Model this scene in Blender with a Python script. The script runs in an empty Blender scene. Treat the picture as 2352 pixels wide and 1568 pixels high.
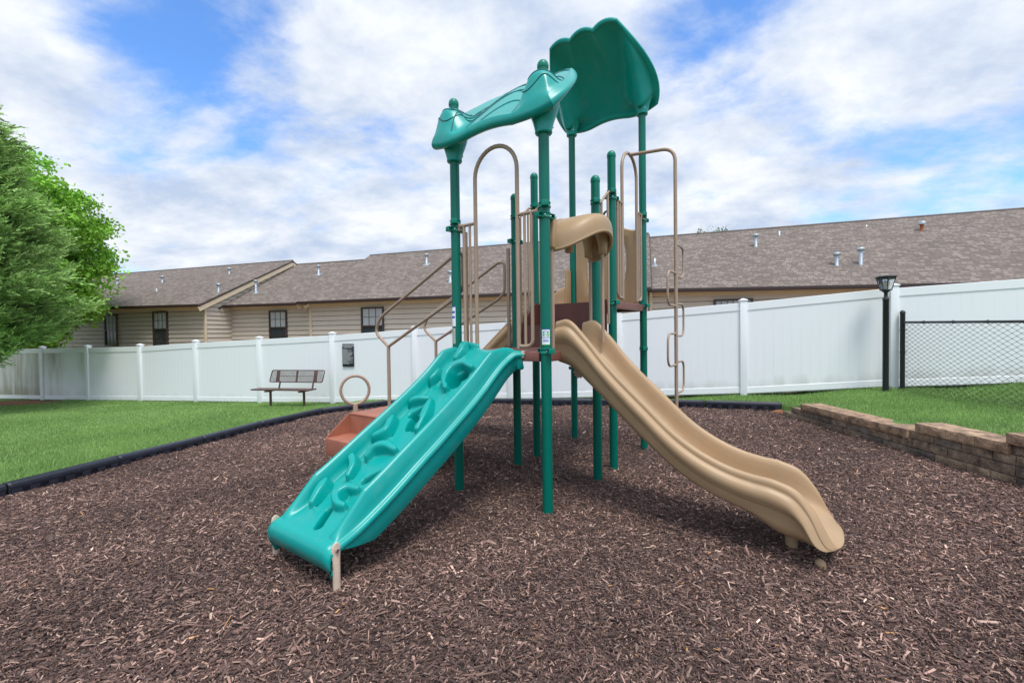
import bpy, bmesh, math, random
import numpy as np
from mathutils import Vector, Matrix
random.seed(7); rng = np.random.default_rng(11)
PI = math.pi
C = bpy.context.scene
col = C.collection
def R(d): return math.radians(d)

# ------------------------------------------------------------------ camera
CAMH = 1.6
F = 1010.2; PITCH = 0.0192; ROLL = -0.0128      # focal length in pixels of a 2352 wide picture
cp, sp, cr, sr = math.cos(PITCH), math.sin(PITCH), math.cos(ROLL), math.sin(ROLL)
fwd = Vector((0, cp, -sp)); up0 = Vector((0, sp, cp)); rt0 = Vector((1, 0, 0))
rt = rt0 * cr + up0 * sr; up = -rt0 * sr + up0 * cr
cam = bpy.data.cameras.new('camera'); camo = bpy.data.objects.new('camera', cam); col.objects.link(camo)
camo.matrix_world = Matrix(((rt.x, up.x, -fwd.x, 0), (rt.y, up.y, -fwd.y, 0), (rt.z, up.z, -fwd.z, CAMH), (0, 0, 0, 1)))
cam.sensor_width = 36; cam.lens = 36 * F / 2352; cam.clip_end = 2000; cam.clip_start = 0.05
C.camera = camo
def ray(px, py):
    d = fwd + rt * ((px - 1176) / F) + up * ((784 - py) / F)
    return d / d.y
def at(px, py, Y):                                # point seen at pixel (px,py) at distance Y
    d = ray(px, py); return Vector((d.x * Y, Y, CAMH + d.z * Y))

# ------------------------------------------------------------------ world, sun, exposure
SUN_AZ, SUN_EL = R(158), R(66)                    # azimuth clockwise from +Y: behind the camera, to its right
w = bpy.data.worlds.new('World'); C.world = w; w.use_nodes = True
nt = w.node_tree; N = nt.nodes; L = nt.links; N.clear()
def nd(t, **k):
    n = N.new(t)
    for a, b in k.items(): setattr(n, a, b)
    return n
def wmath(op, a, b=None, c=None, clamp=False):
    n = nd('ShaderNodeMath', operation=op, use_clamp=clamp)
    for i, x in enumerate((a, b, c)):
        if x is None: continue
        if isinstance(x, (int, float)): n.inputs[i].default_value = x
        else: L.new(x, n.inputs[i])
    return n.outputs[0]
out = nd('ShaderNodeOutputWorld'); bg = nd('ShaderNodeBackground'); L.new(bg.outputs[0], out.inputs[0])
sky = nd('ShaderNodeTexSky', sky_type='NISHITA'); sky.sun_disc = False
sky.sun_elevation = SUN_EL; sky.sun_rotation = SUN_AZ; sky.air_density = 1.0; sky.dust_density = 0.6; sky.ozone_density = 2.0
tc = nd('ShaderNodeTexCoord'); sep = nd('ShaderNodeSeparateXYZ'); L.new(tc.outputs['Generated'], sep.inputs[0])
zc = wmath('ADD', wmath('MAXIMUM', sep.outputs[2], 0.0), 0.30)
px_ = wmath('DIVIDE', sep.outputs[0], zc); py_ = wmath('DIVIDE', sep.outputs[1], zc)
cmb = nd('ShaderNodeCombineXYZ'); L.new(px_, cmb.inputs[0]); L.new(py_, cmb.inputs[1])
def noise(scale, detail, rough, dist, off):
    mp = nd('ShaderNodeMapping'); mp.inputs['Location'].default_value = off; L.new(cmb.outputs[0], mp.inputs[0])
    mp.inputs['Rotation'].default_value = (0, 0, R(25)); mp.inputs['Scale'].default_value = (1, 1.25, 1)
    n = nd('ShaderNodeTexNoise'); n.inputs['Scale'].default_value = scale; n.inputs['Detail'].default_value = detail
    n.inputs['Roughness'].default_value = rough; n.inputs['Distortion'].default_value = dist; L.new(mp.outputs[0], n.inputs[0])
    return n.outputs[0]
n1 = noise(2.1, 12, 0.6, 0.15, (3.1, 1.7, 0)); n2 = noise(3.2, 10, 0.6, 0.1, (9, 4, 0))
cov = wmath('MULTIPLY_ADD', n1, 2.9, -0.70)
# broad gaps and banks of the cloud deck, as directions in the sky
for (bx, by, sg, amp) in [(330, 70, .10, -.36), (470, 200, .10, -.36), (600, 265, .08, -.22), (800, 60, .13, -.46), (400, 160, .08, -.2), (1690, 50, .09, -.40), (1560, 30, .09, -.2),
                          (2180, 395, .13, -.32), (1900, 350, .10, -.22), (2330, 380, .1, -.28), (170, 120, .12, .22), (640, 60, .06, .1),
                          (1050, 180, .2, .3), (1750, 230, .15, .2), (2100, 180, .2, .25), (700, 420, .25, .15), (120, 380, .2, .1)]:
    dv = ray(bx, by).normalized()
    dot = nd('ShaderNodeVectorMath', operation='DOT_PRODUCT'); L.new(tc.outputs['Generated'], dot.inputs[0]); dot.inputs[1].default_value = dv
    q = wmath('MULTIPLY', wmath('SUBTRACT', dot.outputs['Value'], 1.0), 2.0 / (2 * sg * sg))
    cov = wmath('ADD', cov, wmath('MULTIPLY', wmath('EXPONENT', q), amp))
rmp = nd('ShaderNodeMapRange', interpolation_type='SMOOTHSTEP'); L.new(cov, rmp.inputs[0])
rmp.inputs[1].default_value = 0.10; rmp.inputs[2].default_value = 0.86; rmp.inputs[3].default_value = 0.0; rmp.inputs[4].default_value = 1.0
# cloud brightness: greyer undersides low down, brighter towards the sun
cr_ = nd('ShaderNodeMapRange'); L.new(n2, cr_.inputs[0]); cr_.inputs[1].default_value = .34; cr_.inputs[2].default_value = .64
ccol = nd('ShaderNodeMix', data_type='RGBA'); L.new(cr_.outputs[0], ccol.inputs[0])
ccol.inputs[6].default_value = (5.0, 6.0, 7.8, 1); ccol.inputs[7].default_value = (8.9, 9.2, 9.6, 1)
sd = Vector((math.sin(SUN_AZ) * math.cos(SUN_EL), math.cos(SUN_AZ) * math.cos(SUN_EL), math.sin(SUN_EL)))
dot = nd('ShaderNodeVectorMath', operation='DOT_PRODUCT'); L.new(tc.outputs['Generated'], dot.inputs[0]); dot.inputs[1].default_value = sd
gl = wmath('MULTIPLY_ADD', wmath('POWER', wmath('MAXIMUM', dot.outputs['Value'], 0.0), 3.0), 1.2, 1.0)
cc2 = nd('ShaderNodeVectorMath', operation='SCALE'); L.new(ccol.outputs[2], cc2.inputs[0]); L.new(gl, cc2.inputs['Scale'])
skb = nd('ShaderNodeVectorMath', operation='MULTIPLY'); L.new(sky.outputs[0], skb.inputs[0]); skb.inputs[1].default_value = (1.35, 1.95, 2.6)
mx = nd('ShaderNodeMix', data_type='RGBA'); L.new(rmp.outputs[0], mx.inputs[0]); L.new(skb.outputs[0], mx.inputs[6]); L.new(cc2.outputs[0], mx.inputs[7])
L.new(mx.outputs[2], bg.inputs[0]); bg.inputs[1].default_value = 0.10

sl = bpy.data.lights.new('sun', 'SUN'); sl.energy = 2.7; sl.angle = R(18); sl.color = (1, .965, .91)
so = bpy.data.objects.new('sun', sl); col.objects.link(so); so.rotation_euler = (-sd).to_track_quat('-Z', 'Y').to_euler()
vs = C.view_settings; vs.view_transform = 'Standard'; vs.look = 'None'; vs.exposure = 0.14; vs.gamma = 1; vs.use_curve_mapping = False
C.render.engine = 'CYCLES'

# ------------------------------------------------------------------ materials
def mat(name, c, rough=.5, metal=0, var=.0, vscale=6, bump=0, bscale=60, coat=0, spec=.5, var2=None, attr=None, wear=0):
    m = bpy.data.materials.new(name); m.use_nodes = True; n = m.node_tree.nodes; l = m.node_tree.links
    b = n['Principled BSDF']; b.inputs['Base Color'].default_value = (*c, 1); b.inputs['Roughness'].default_value = rough
    b.inputs['Metallic'].default_value = metal; b.inputs['Coat Weight'].default_value = coat; b.inputs['Specular IOR Level'].default_value = spec
    t = n.new('ShaderNodeTexCoord')
    if var:
        no = n.new('ShaderNodeTexNoise'); no.inputs['Scale'].default_value = vscale; no.inputs['Detail'].default_value = 5; l.new(t.outputs['Object'], no.inputs[0])
        rp = n.new('ShaderNodeValToRGB'); rp.color_ramp.elements[0].position = .3; rp.color_ramp.elements[1].position = .7
        c2 = var2 or tuple(min(1, x * (1 + var)) for x in c)
        rp.color_ramp.elements[0].color = (*[x * (1 - var) for x in c], 1); rp.color_ramp.elements[1].color = (*c2, 1)
        l.new(no.outputs[0], rp.inputs[0]); l.new(rp.outputs[0], b.inputs['Base Color'])
        mr = n.new('ShaderNodeMapRange'); l.new(no.outputs[0], mr.inputs[0]); mr.inputs[3].default_value = rough * .8; mr.inputs[4].default_value = min(1, rough * 1.25); l.new(mr.outputs[0], b.inputs['Roughness'])
    if wear:
        t2 = n.new('ShaderNodeTexCoord'); w1 = n.new('ShaderNodeTexNoise'); w1.inputs['Scale'].default_value = 7; w1.inputs['Detail'].default_value = 9; w1.inputs['Roughness'].default_value = .72; l.new(t2.outputs['Object'], w1.inputs[0])
        wr = n.new('ShaderNodeMapRange'); l.new(w1.outputs[0], wr.inputs[0]); wr.inputs[1].default_value = .5; wr.inputs[2].default_value = .74; wr.inputs[4].default_value = wear
        wx = n.new('ShaderNodeMix'); wx.data_type = 'RGBA'; l.new(wr.outputs[0], wx.inputs[0]); wx.inputs[7].default_value = (.36, .36, .31, 1)
        src = b.inputs['Base Color'].links[0].from_socket if b.inputs['Base Color'].links else None
        if src: l.new(src, wx.inputs[6])
        else: wx.inputs[6].default_value = (*c, 1)
        l.new(wx.outputs[2], b.inputs['Base Color'])
    if attr:
        a = n.new('ShaderNodeAttribute'); a.attribute_name = attr; l.new(a.outputs['Color'], b.inputs['Base Color'])
    if bump:
        no = n.new('ShaderNodeTexNoise'); no.inputs['Scale'].default_value = bscale; no.inputs['Detail'].default_value = 4; l.new(t.outputs['Object'], no.inputs[0])
        bp = n.new('ShaderNodeBump'); bp.inputs['Strength'].default_value = bump; bp.inputs['Distance'].default_value = .01
        l.new(no.outputs[0], bp.inputs['Height']); l.new(bp.outputs[0], b.inputs['Normal'])
    return m
TEAL = mat('teal_plastic', (.0, .295, .262), .30, spec=.4, var=.05, vscale=3, bump=.05, bscale=220, wear=.10)
TEALD = mat('teal_groove_shade', (.002, .10, .10), .6)
GREEN = mat('green_powder_coat', (.0, .135, .095), .3, spec=.3)
GREENC = mat('green_clamp', (.0, .18, .125), .35, spec=.3)
TAN = mat('tan_plastic', (.385, .255, .142), .42, spec=.3, wear=.16, var=.06, vscale=4, bump=.05, bscale=200)
TANP = mat('tan_powder_coat', (.36, .255, .185), .38, spec=.35, var=.05, vscale=12)
TANL = mat('pale_tan_powder_coat', (.56, .43, .33), .4, var=.08, vscale=12)
BROWN = mat('brown_vinyl_coating', (.36, .13, .078), .5, var=.12, vscale=8, bump=.5, bscale=90)
BROWND = mat('dark_brown_vinyl_coating', (.105, .035, .028), .5, var=.15, vscale=8)
STEEL = mat('bolt_steel', (.6, .6, .6), .3, metal=1)
BLACKP = mat('black_plastic', (.012, .014, .024), .42, var=.25, vscale=6, bump=.2, bscale=80)
BENCHM = mat('bench_coating', (.085, .042, .034), .4, var=.2, vscale=10)
VINYL = mat('white_vinyl', (.80, .81, .82), .42, var=.02, vscale=2)
ALU = mat('galvanised_metal', (.42, .46, .49), .4, metal=.6, var=.2, vscale=10)
RUST = mat('rusty_metal', (.30, .09, .025), .8, var=.4, vscale=20)
GUTTER = mat('brown_gutter', (.035, .018, .014), .45)
TRIM = mat('tan_trim', (.60, .49, .34), .6, var=.05, vscale=3)
SIDING = mat('tan_siding', (.57, .50, .405), .6, var=.05, vscale=.8, bump=.1, bscale=40)
SIDINGG = mat('grey_tan_siding', (.51, .45, .365), .6, var=.05, vscale=.8, bump=.1, bscale=40)
LAPSHADE = mat('siding_lap_shade', (.10, .08, .06), .9)
WFRAME = mat('bronze_window_frame', (.07, .045, .035), .4)
SHEERM = mat('white_blinds', (.55, .58, .58), .7)
CHAIN = mat('black_vinyl_wire', (.03, .032, .036), .45)
LAMPB = mat('black_painted_metal', (.018, .018, .022), .4)
BARK = mat('bark', (.10, .07, .05), .9, var=.3, vscale=12, bump=.8, bscale=30)
def glass_mat(name, c, tr=.0, rough=.08):
    m = mat(name, c, rough, spec=.6); b = m.node_tree.nodes['Principled BSDF']; b.inputs['Transmission Weight'].default_value = tr; b.inputs['IOR'].default_value = 1.45
    return m
WGLASS = glass_mat('dark_window_glass', (.045, .055, .06))
LGLASS = glass_mat('lamp_glass', (.85, .87, .85), .9, .15)
SIGNM = mat('black_sign', (.02, .022, .028), .4); SIGNW = mat('white_lettering', (.8, .8, .8), .5)
LBLUE = mat('sticker_blue', (.05, .09, .45), .5); LGRN = mat('sticker_green', (.12, .55, .08), .5); STW = mat('sticker_white', (.8, .82, .83), .4); STG = mat('sticker_teal', (.05, .42, .30), .5)

# ------------------------------------------------------------------ mesh helpers
class M:
    def __init__(s): s.v = []; s.f = []; s.sm = []; s.mi = []; s.cur = 0; s.uv = {}
    def add(s, vs, fs, smooth=False):
        o = len(s.v); s.v += [tuple(x) for x in vs]
        for f in fs: s.f.append(tuple(i + o for i in f)); s.sm.append(smooth); s.mi.append(s.cur)
        return s
    def box(s, a, b, bev=0, mtx=None):
        bm = bmesh.new(); bmesh.ops.create_cube(bm, size=1)
        for v in bm.verts: v.co = Vector(((a[i] + b[i]) / 2 + v.co[i] * (b[i] - a[i]) for i in range(3)))
        if bev: bmesh.ops.bevel(bm, geom=bm.edges[:], offset=bev, segments=2, profile=.6, affect='EDGES')
        if mtx is not None: bmesh.ops.transform(bm, matrix=mtx, verts=bm.verts)
        bm.verts.index_update()
        s.add([v.co[:] for v in bm.verts], [[v.index for v in f.verts] for f in bm.faces], bool(bev)); bm.free(); return s
    def obox(s, c, ax, hx, hy, hz, bev=0):       # box centred c, ax = (x,y,z axes), half sizes
        X, Y, Z = [Vector(a).normalized() for a in ax]; c = Vector(c)
        m = Matrix(((X.x, Y.x, Z.x, c.x), (X.y, Y.y, Z.y, c.y), (X.z, Y.z, Z.z, c.z), (0, 0, 0, 1)))
        return s.box((-hx, -hy, -hz), (hx, hy, hz), bev, m)
    def tube(s, pts, r, seg=12, closed=False, cap=True):
        pts = [Vector(p) for p in pts]; n = len(pts); rs = r if isinstance(r, (list, tuple)) else [r] * n
        T = []
        for i in range(n):
            a = pts[(i - 1) % n] if closed or i > 0 else pts[i]; b = pts[(i + 1) % n] if closed or i < n - 1 else pts[i]
            T.append((b - a).normalized())
        nx = T[0].orthogonal().normalized(); vs = []
        for i in range(n):
            nx = (nx - T[i] * nx.dot(T[i])).normalized(); ny = T[i].cross(nx)
            for k in range(seg):
                a = 2 * PI * k / seg; vs.append(pts[i] + (nx * math.cos(a) + ny * math.sin(a)) * rs[i])
        fs = []
        for i in range(n if closed else n - 1):
            j = (i + 1) % n
            for k in range(seg): fs.append((i * seg + k, i * seg + (k + 1) % seg, j * seg + (k + 1) % seg, j * seg + k))
        s.add(vs, fs, True)
        if cap and not closed:
            s.add(vs[:seg], [tuple(range(seg))[::-1]]); s.add(vs[-seg:], [tuple(range(seg))])
        return s
    def lathe(s, prof, c=(0, 0, 0), seg=24, smooth=True):
        vs = []; n = len(prof)
        for r, z in prof:
            for k in range(seg): a = 2 * PI * k / seg; vs.append((c[0] + r * math.cos(a), c[1] + r * math.sin(a), c[2] + z))
        fs = [(i * seg + k, i * seg + (k + 1) % seg, (i + 1) * seg + (k + 1) % seg, (i + 1) * seg + k) for i in range(n - 1) for k in range(seg)]
        s.add(vs, fs, smooth); s.add(vs[:seg], [tuple(range(seg))[::-1]]); s.add(vs[-seg:], [tuple(range(seg))]); return s
    def sphere(s, c, r, sx=1, sy=1, sz=1, n=16):
        vs = []; fs = []
        for i in range(n // 2 + 1):
            t = PI * i / (n // 2)
            for k in range(n): a = 2 * PI * k / n; vs.append((c[0] + r * sx * math.sin(t) * math.cos(a), c[1] + r * sy * math.sin(t) * math.sin(a), c[2] + r * sz * math.cos(t)))
        for i in range(n // 2):
            for k in range(n): fs.append((i * n + k, (i + 1) * n + k, (i + 1) * n + (k + 1) % n, i * n + (k + 1) % n))
        return s.add(vs, fs, True)
    def grid(s, P, smooth=True, close_u=False, flip=False):     # P[i][j]
        P = [[Vector(p) for p in row] for row in P]; a = len(P); b = len(P[0]); fs = []
        for i in range(a - 1):
            for j in range(b if close_u else b - 1):
                f = (i * b + j, i * b + (j + 1) % b, (i + 1) * b + (j + 1) % b, (i + 1) * b + j); fs.append(f[::-1] if flip else f)
        return s.add([p for r in P for p in r], fs, smooth)
    def build(s, name, mats, parent=None, off=(0, 0, 0), bevel=0):
        me = bpy.data.meshes.new(name)
        me.from_pydata([(x - off[0], y - off[1], z - off[2]) for x, y, z in s.v], [], s.f)
        for m in (mats if isinstance(mats, (list, tuple)) else [mats]): me.materials.append(m)
        me.polygons.foreach_set('use_smooth', s.sm); me.polygons.foreach_set('material_index', s.mi)
        me.validate(); me.update()
        o = bpy.data.objects.new(name, me); col.objects.link(o); o.parent = parent
        if parent is None: o.location = off
        return o
def fil(pts, rad, n=5, closed=False):
    pts = [Vector(p) for p in pts]; out = []; k = len(pts)
    for i in range(k):
        if not closed and i in (0, k - 1): out.append(pts[i]); continue
        p = pts[i]; a = pts[i - 1] - p; b = pts[(i + 1) % k] - p
        r = min(rad, a.length * .45, b.length * .45); A = p + a.normalized() * r; B = p + b.normalized() * r
        for j in range(n + 1):
            t = j / n; out.append(A * (1 - t) ** 2 + p * 2 * t * (1 - t) + B * t * t)
    return out
def spl(xs, ys, x):                                # smooth monotone-ish interpolation
    xs = np.array(xs, float); ys = np.array(ys, float); m = np.gradient(ys, xs)
    x = np.clip(x, xs[0], xs[-1]); i = np.clip(np.searchsorted(xs, x) - 1, 0, len(xs) - 2); h = xs[i + 1] - xs[i]; t = (x - xs[i]) / h
    return (2 * t**3 - 3 * t**2 + 1) * ys[i] + (t**3 - 2 * t**2 + t) * h * m[i] + (-2 * t**3 + 3 * t**2) * ys[i + 1] + (t**3 - t**2) * h * m[i + 1]
def tag(o, label=None, cat=None, group=None, kind=None):
    for k, v in (('label', label), ('category', cat), ('group', group), ('kind', kind)):
        if v: o[k] = v
    return o
def thing(name, loc, rz, label, cat, group=None):
    o = bpy.data.objects.new(name, None); col.objects.link(o); o.location = loc; o.rotation_euler = (0, 0, rz); o.empty_display_size = .2
    return tag(o, label, cat, group)
def npmesh(name, V, Fc, m, colors=None, uv=None, smooth=False):   # V (n,3), Fc (m,k) uniform faces
    me = bpy.data.meshes.new(name); V = np.asarray(V, np.float32); Fc = np.asarray(Fc, np.int32); k = Fc.shape[1]
    me.vertices.add(len(V)); me.vertices.foreach_set('co', V.ravel()); me.loops.add(Fc.size); me.loops.foreach_set('vertex_index', Fc.ravel())
    me.polygons.add(len(Fc)); me.polygons.foreach_set('loop_start', np.arange(0, Fc.size, k, dtype=np.int32)); me.polygons.foreach_set('loop_total', np.full(len(Fc), k, np.int32))
    me.polygons.foreach_set('use_smooth', np.full(len(Fc), smooth))
    me.update(calc_edges=True)
    if colors is not None:
        a = me.attributes.new('tint', 'FLOAT_COLOR', 'POINT'); a.data.foreach_set('color', np.c_[colors, np.ones(len(V))].astype(np.float32).ravel())
    me.materials.append(m); o = bpy.data.objects.new(name, me); col.objects.link(o); return o

# ------------------------------------------------------------------ terrain
def fenceY(x): return 10.21 - .284 * x
FX = [-17.9, -15.65, -13.57, -11.36, -9.22, -7.0, -4.71, -2.4, -.04, 2.32, 4.67, 7.1, 9.5, 11.9, 14.3]
FB = [-.47, -.43, -.385, -.335, -.287, -.247, -.184, -.06, .05, .17, .30, .49, .63, .75, .85]       # ground under the fence
FT = [1.27, 1.28, 1.30, 1.33, 1.43, 1.51, 1.60, 1.72, 1.85, 1.985, 2.145, 2.34, 2.45, 2.56, 2.66]    # fence top
BORD = [(-5.75, 2.1, .14), (-5.45, 3.3, .14), (-5.25, 4.5, .12), (-5.09, 5.6, .09), (-4.85, 6.8, .06), (-4.62, 8.0, .05), (-4.07, 9.3, .06), (-2.95, 10.2, .08), (-1.75, 10.2, .10),
        (-.55, 10.0, .12), (.55, 9.75, .14), (1.72, 9.4, .17), (2.8, 8.98, .21), (3.72, 8.5, .25), (4.85, 7.9, .29)]
WX = 4.68                                                                                          # front face of the retaining wall
lawn_pts = [(x, fenceY(x), b) for x, b in zip(FX, FB)] + [(x, y - .0, z - .10) for x, y, z in BORD[:-1]] + [(4.9, 7.8, .22),
    (-8, 5, .02), (-10, 8, -.12), (-14, 9, -.3), (-8, 2, .05), (-12, 4, -.1), (-7, 9, -.08), (-20, 12, -.5), (-3, 10.8, -.05),
    (4.85, 7.1, .36), (4.95, 6, .37), (4.95, 5.2, .39), (4.95, 4.6, .47), (4.95, 3.8, .56), (5, 2.5, .6), (5, 0, .7), (5.3, 6, .42), (5.5, 4.2, .55),
    (6, 7, .45), (7, 6, .48), (7, 4, .6), (9, 5, .62), (14, 5, .8), (4.2, 8.6, .26),
    (-15, 24, -.3), (-25, 26, -.6), (0, 19, 0), (10, 14, .4), (20, 11, .6), (-40, 20, -.7), (0, 45, 0), (45, 30, .6), (-45, 50, -.8), (40, -10, .8), (-30, -10, -.3), (0, -30, 0), (0, -6, .1)]
mulch_pts = [(0, 4, 0), (1.2, 5.2, 0), (0.3, 5.6, 0), (-.5, 4.4, 0), (1.8, 5.9, 0), (.9, 6.5, 0), (-1.1, 2.6, .10), (-1.65, 2.95, .10), (2.2, 2.9, .0), (3, 3.5, 0), (-2.2, 5.2, 0), (0, 2, .03), (0, 0, .05), (2, 1, .03), (-3, 1, .06), (3, 5, 0.02),
             (4.6, 4, .12), (4.6, 5.3, .13), (4.6, 6.8, .12), (4.6, 7.6, .11), (3.7, 8.3, .10), (4.5, 2, .14)] + [(x, y, z - (.13 if x < 0 else .14)) for x, y, z in BORD]
def field(pts, x, y):
    x = np.asarray(x, float); y = np.asarray(y, float); a = 0; b = 0
    for X, Y, Z in pts:
        wq = 1 / ((x - X) ** 2 + (y - Y) ** 2 + .35 ** 2) ** 1.6; a = a + wq * Z; b = b + wq
    return a / b
POLY = [(x, y) for x, y, z in BORD] + [(4.72, 7.62), (4.74, 7.1), (4.74, -4), (-6.2, -4)]
def inside(x, y):
    r = np.zeros(np.shape(x), bool); n = len(POLY)
    for i in range(n):
        x1, y1 = POLY[i]; x2, y2 = POLY[(i + 1) % n]
        c = ((y1 > y) != (y2 > y)) & (x < (x2 - x1) * (y - y1) / ((y2 - y1) + 1e-12) + x1); r ^= c
    return r
def pdist(x, y):
    d = np.full(np.shape(x), 1e9); n = len(POLY)
    for i in range(n):
        x1, y1 = POLY[i]; x2, y2 = POLY[(i + 1) % n]; ex, ey = x2 - x1, y2 - y1
        t = np.clip(((x - x1) * ex + (y - y1) * ey) / (ex * ex + ey * ey), 0, 1); d = np.minimum(d, np.hypot(x - x1 - t * ex, y - y1 - t * ey))
    return d
def hump(x, y): return .012 * np.sin(x * 2.3 + 1.1 * np.sin(y * 1.7)) * np.cos(y * 2.9 + x) + .008 * np.sin(x * 6.1 + y * 2.2) * np.sin(y * 5.3 - x * 1.4)
FEETXY = [(.296, 3.829), (-.552, 4.434), (.053, 5.282), (.901, 4.677), (1.155, 5.033), (.912, 6.486), (1.759, 5.881), (.307, 5.638), (-1.05, 2.55), (-1.6, 2.95)]
def hM(x, y):
    z = field(mulch_pts, x, y) + hump(x, y) * .9
    for a, b in FEETXY: z = z + .022 * np.exp(-((x - a) ** 2 + (y - b) ** 2) / .016)
    return z - .03 * np.exp(-((x - 2.35) ** 2 + (y - 2.85) ** 2) / .09)
def hL(x, y): return field(lawn_pts, x, y) + hump(x, y) * .5
def sheet(name, xs, ys, fn, m):
    X, Y = np.meshgrid(xs, ys); Z = fn(X, Y); V = np.c_[X.ravel(), Y.ravel(), Z.ravel()]; a, b = X.shape
    i = np.arange(a * b).reshape(a, b); Fq = np.c_[i[:-1, :-1].ravel(), i[:-1, 1:].ravel(), i[1:, 1:].ravel(), i[1:, :-1].ravel()]
    return npmesh(name, V, Fq, m, smooth=True)
def mulch_mat():
    m = bpy.data.materials.new('mulch_ground'); m.use_nodes = True; n = m.node_tree.nodes; l = m.node_tree.links; b = n['Principled BSDF']; b.inputs['Roughness'].default_value = .9
    t = n.new('ShaderNodeTexCoord'); mp = n.new('ShaderNodeMapping'); mp.inputs['Scale'].default_value = (22, 60, 22); mp.inputs['Rotation'].default_value = (0, 0, .4); l.new(t.outputs['Object'], mp.inputs[0])
    v = n.new('ShaderNodeTexVoronoi'); v.inputs['Scale'].default_value = 1.0; v.inputs['Randomness'].default_value = 1; no = n.new('ShaderNodeTexNoise'); no.inputs['Scale'].default_value = 4; l.new(t.outputs['Object'], no.inputs[0])
    ad = n.new('ShaderNodeVectorMath'); ad.operation = 'MULTIPLY_ADD'; l.new(no.outputs['Color'], ad.inputs[0]); ad.inputs[1].default_value = (6, 6, 6); l.new(mp.outputs[0], ad.inputs[2]); l.new(ad.outputs[0], v.inputs['Vector'])
    rp = n.new('ShaderNodeValToRGB'); e = rp.color_ramp.elements; e[0].color = (.018, .011, .009, 1); e[1].color = (.16, .10, .08, 1); e.new(.5).color = (.06, .037, .03, 1)
    sepc = n.new('ShaderNodeSeparateColor'); l.new(v.outputs['Color'], sepc.inputs[0]); l.new(sepc.outputs[0], rp.inputs[0]); l.new(rp.outputs[0], b.inputs['Base Color'])
    bp = n.new('ShaderNodeBump'); bp.inputs['Distance'].default_value = .012; bp.inputs['Strength'].default_value = 1; l.new(v.outputs['Distance'], bp.inputs['Height']); l.new(bp.outputs[0], b.inputs['Normal'])
    return m
def lawn_mat():
    m = bpy.data.materials.new('lawn_ground'); m.use_nodes = True; n = m.node_tree.nodes; l = m.node_tree.links; b = n['Principled BSDF']; b.inputs['Roughness'].default_value = .9; b.inputs['Specular IOR Level'].default_value = .2
    t = n.new('ShaderNodeTexCoord'); a = n.new('ShaderNodeTexNoise'); a.inputs['Scale'].default_value = .9; a.inputs['Detail'].default_value = 6; l.new(t.outputs['Object'], a.inputs[0])
    c = n.new('ShaderNodeTexNoise'); c.inputs['Scale'].default_value = 60; c.inputs['Detail'].default_value = 4; l.new(t.outputs['Object'], c.inputs[0])
    mi = n.new('ShaderNodeMath'); mi.operation = 'MULTIPLY_ADD'; l.new(c.outputs[0], mi.inputs[0]); mi.inputs[1].default_value = .6; l.new(a.outputs[0], mi.inputs[2])
    rp = n.new('ShaderNodeValToRGB'); e = rp.color_ramp.elements; e[0].position = .55; e[1].position = 1.05 if False else 1.0; e[0].color = (.035, .085, .018, 1); e[1].color = (.13, .24, .05, 1)
    l.new(mi.outputs[0], rp.inputs[0]); l.new(rp.outputs[0], b.inputs['Base Color'])
    bp = n.new('ShaderNodeBump'); bp.inputs['Distance'].default_value = .02; l.new(c.outputs[0], bp.inputs['Height']); l.new(bp.outputs[0], b.inputs['Normal'])
    return m
MULCH = mulch_mat(); LAWN = lawn_mat()
xs = np.arange(-6.6, 5.3, .07); ys = np.arange(-4.2, 10.7, .07)
def fm(X, Y): return hM(X, Y) - .5 * (~inside(X, Y)) * np.clip((pdist(X, Y) - .03) / .05, 0, 1)
o = sheet('mulch_bed', xs, ys, fm, MULCH); tag(o, 'dark brown wood chip play surface under the climbing frame', kind='structure')
def fl(X, Y):
    ins = inside(X, Y); d = pdist(X, Y)
    return np.where(ins, np.minimum(hL(X, Y), hM(X, Y) - .25), hL(X, Y) - .0)
xs = np.unique(np.r_[np.linspace(-400, -30, 25), np.arange(-30, -7, .4), np.arange(-7, 6, .09), np.arange(6, 30, .4), np.linspace(30, 400, 25)])
ys = np.unique(np.r_[np.linspace(-300, -6, 20), np.arange(-6, 12, .09), np.arange(12, 40, .5), np.linspace(40, 600, 30)])
o = sheet('lawn', xs, ys, fl, LAWN); tag(o, 'mown green lawn around the wood chip bed', kind='structure')

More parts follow.
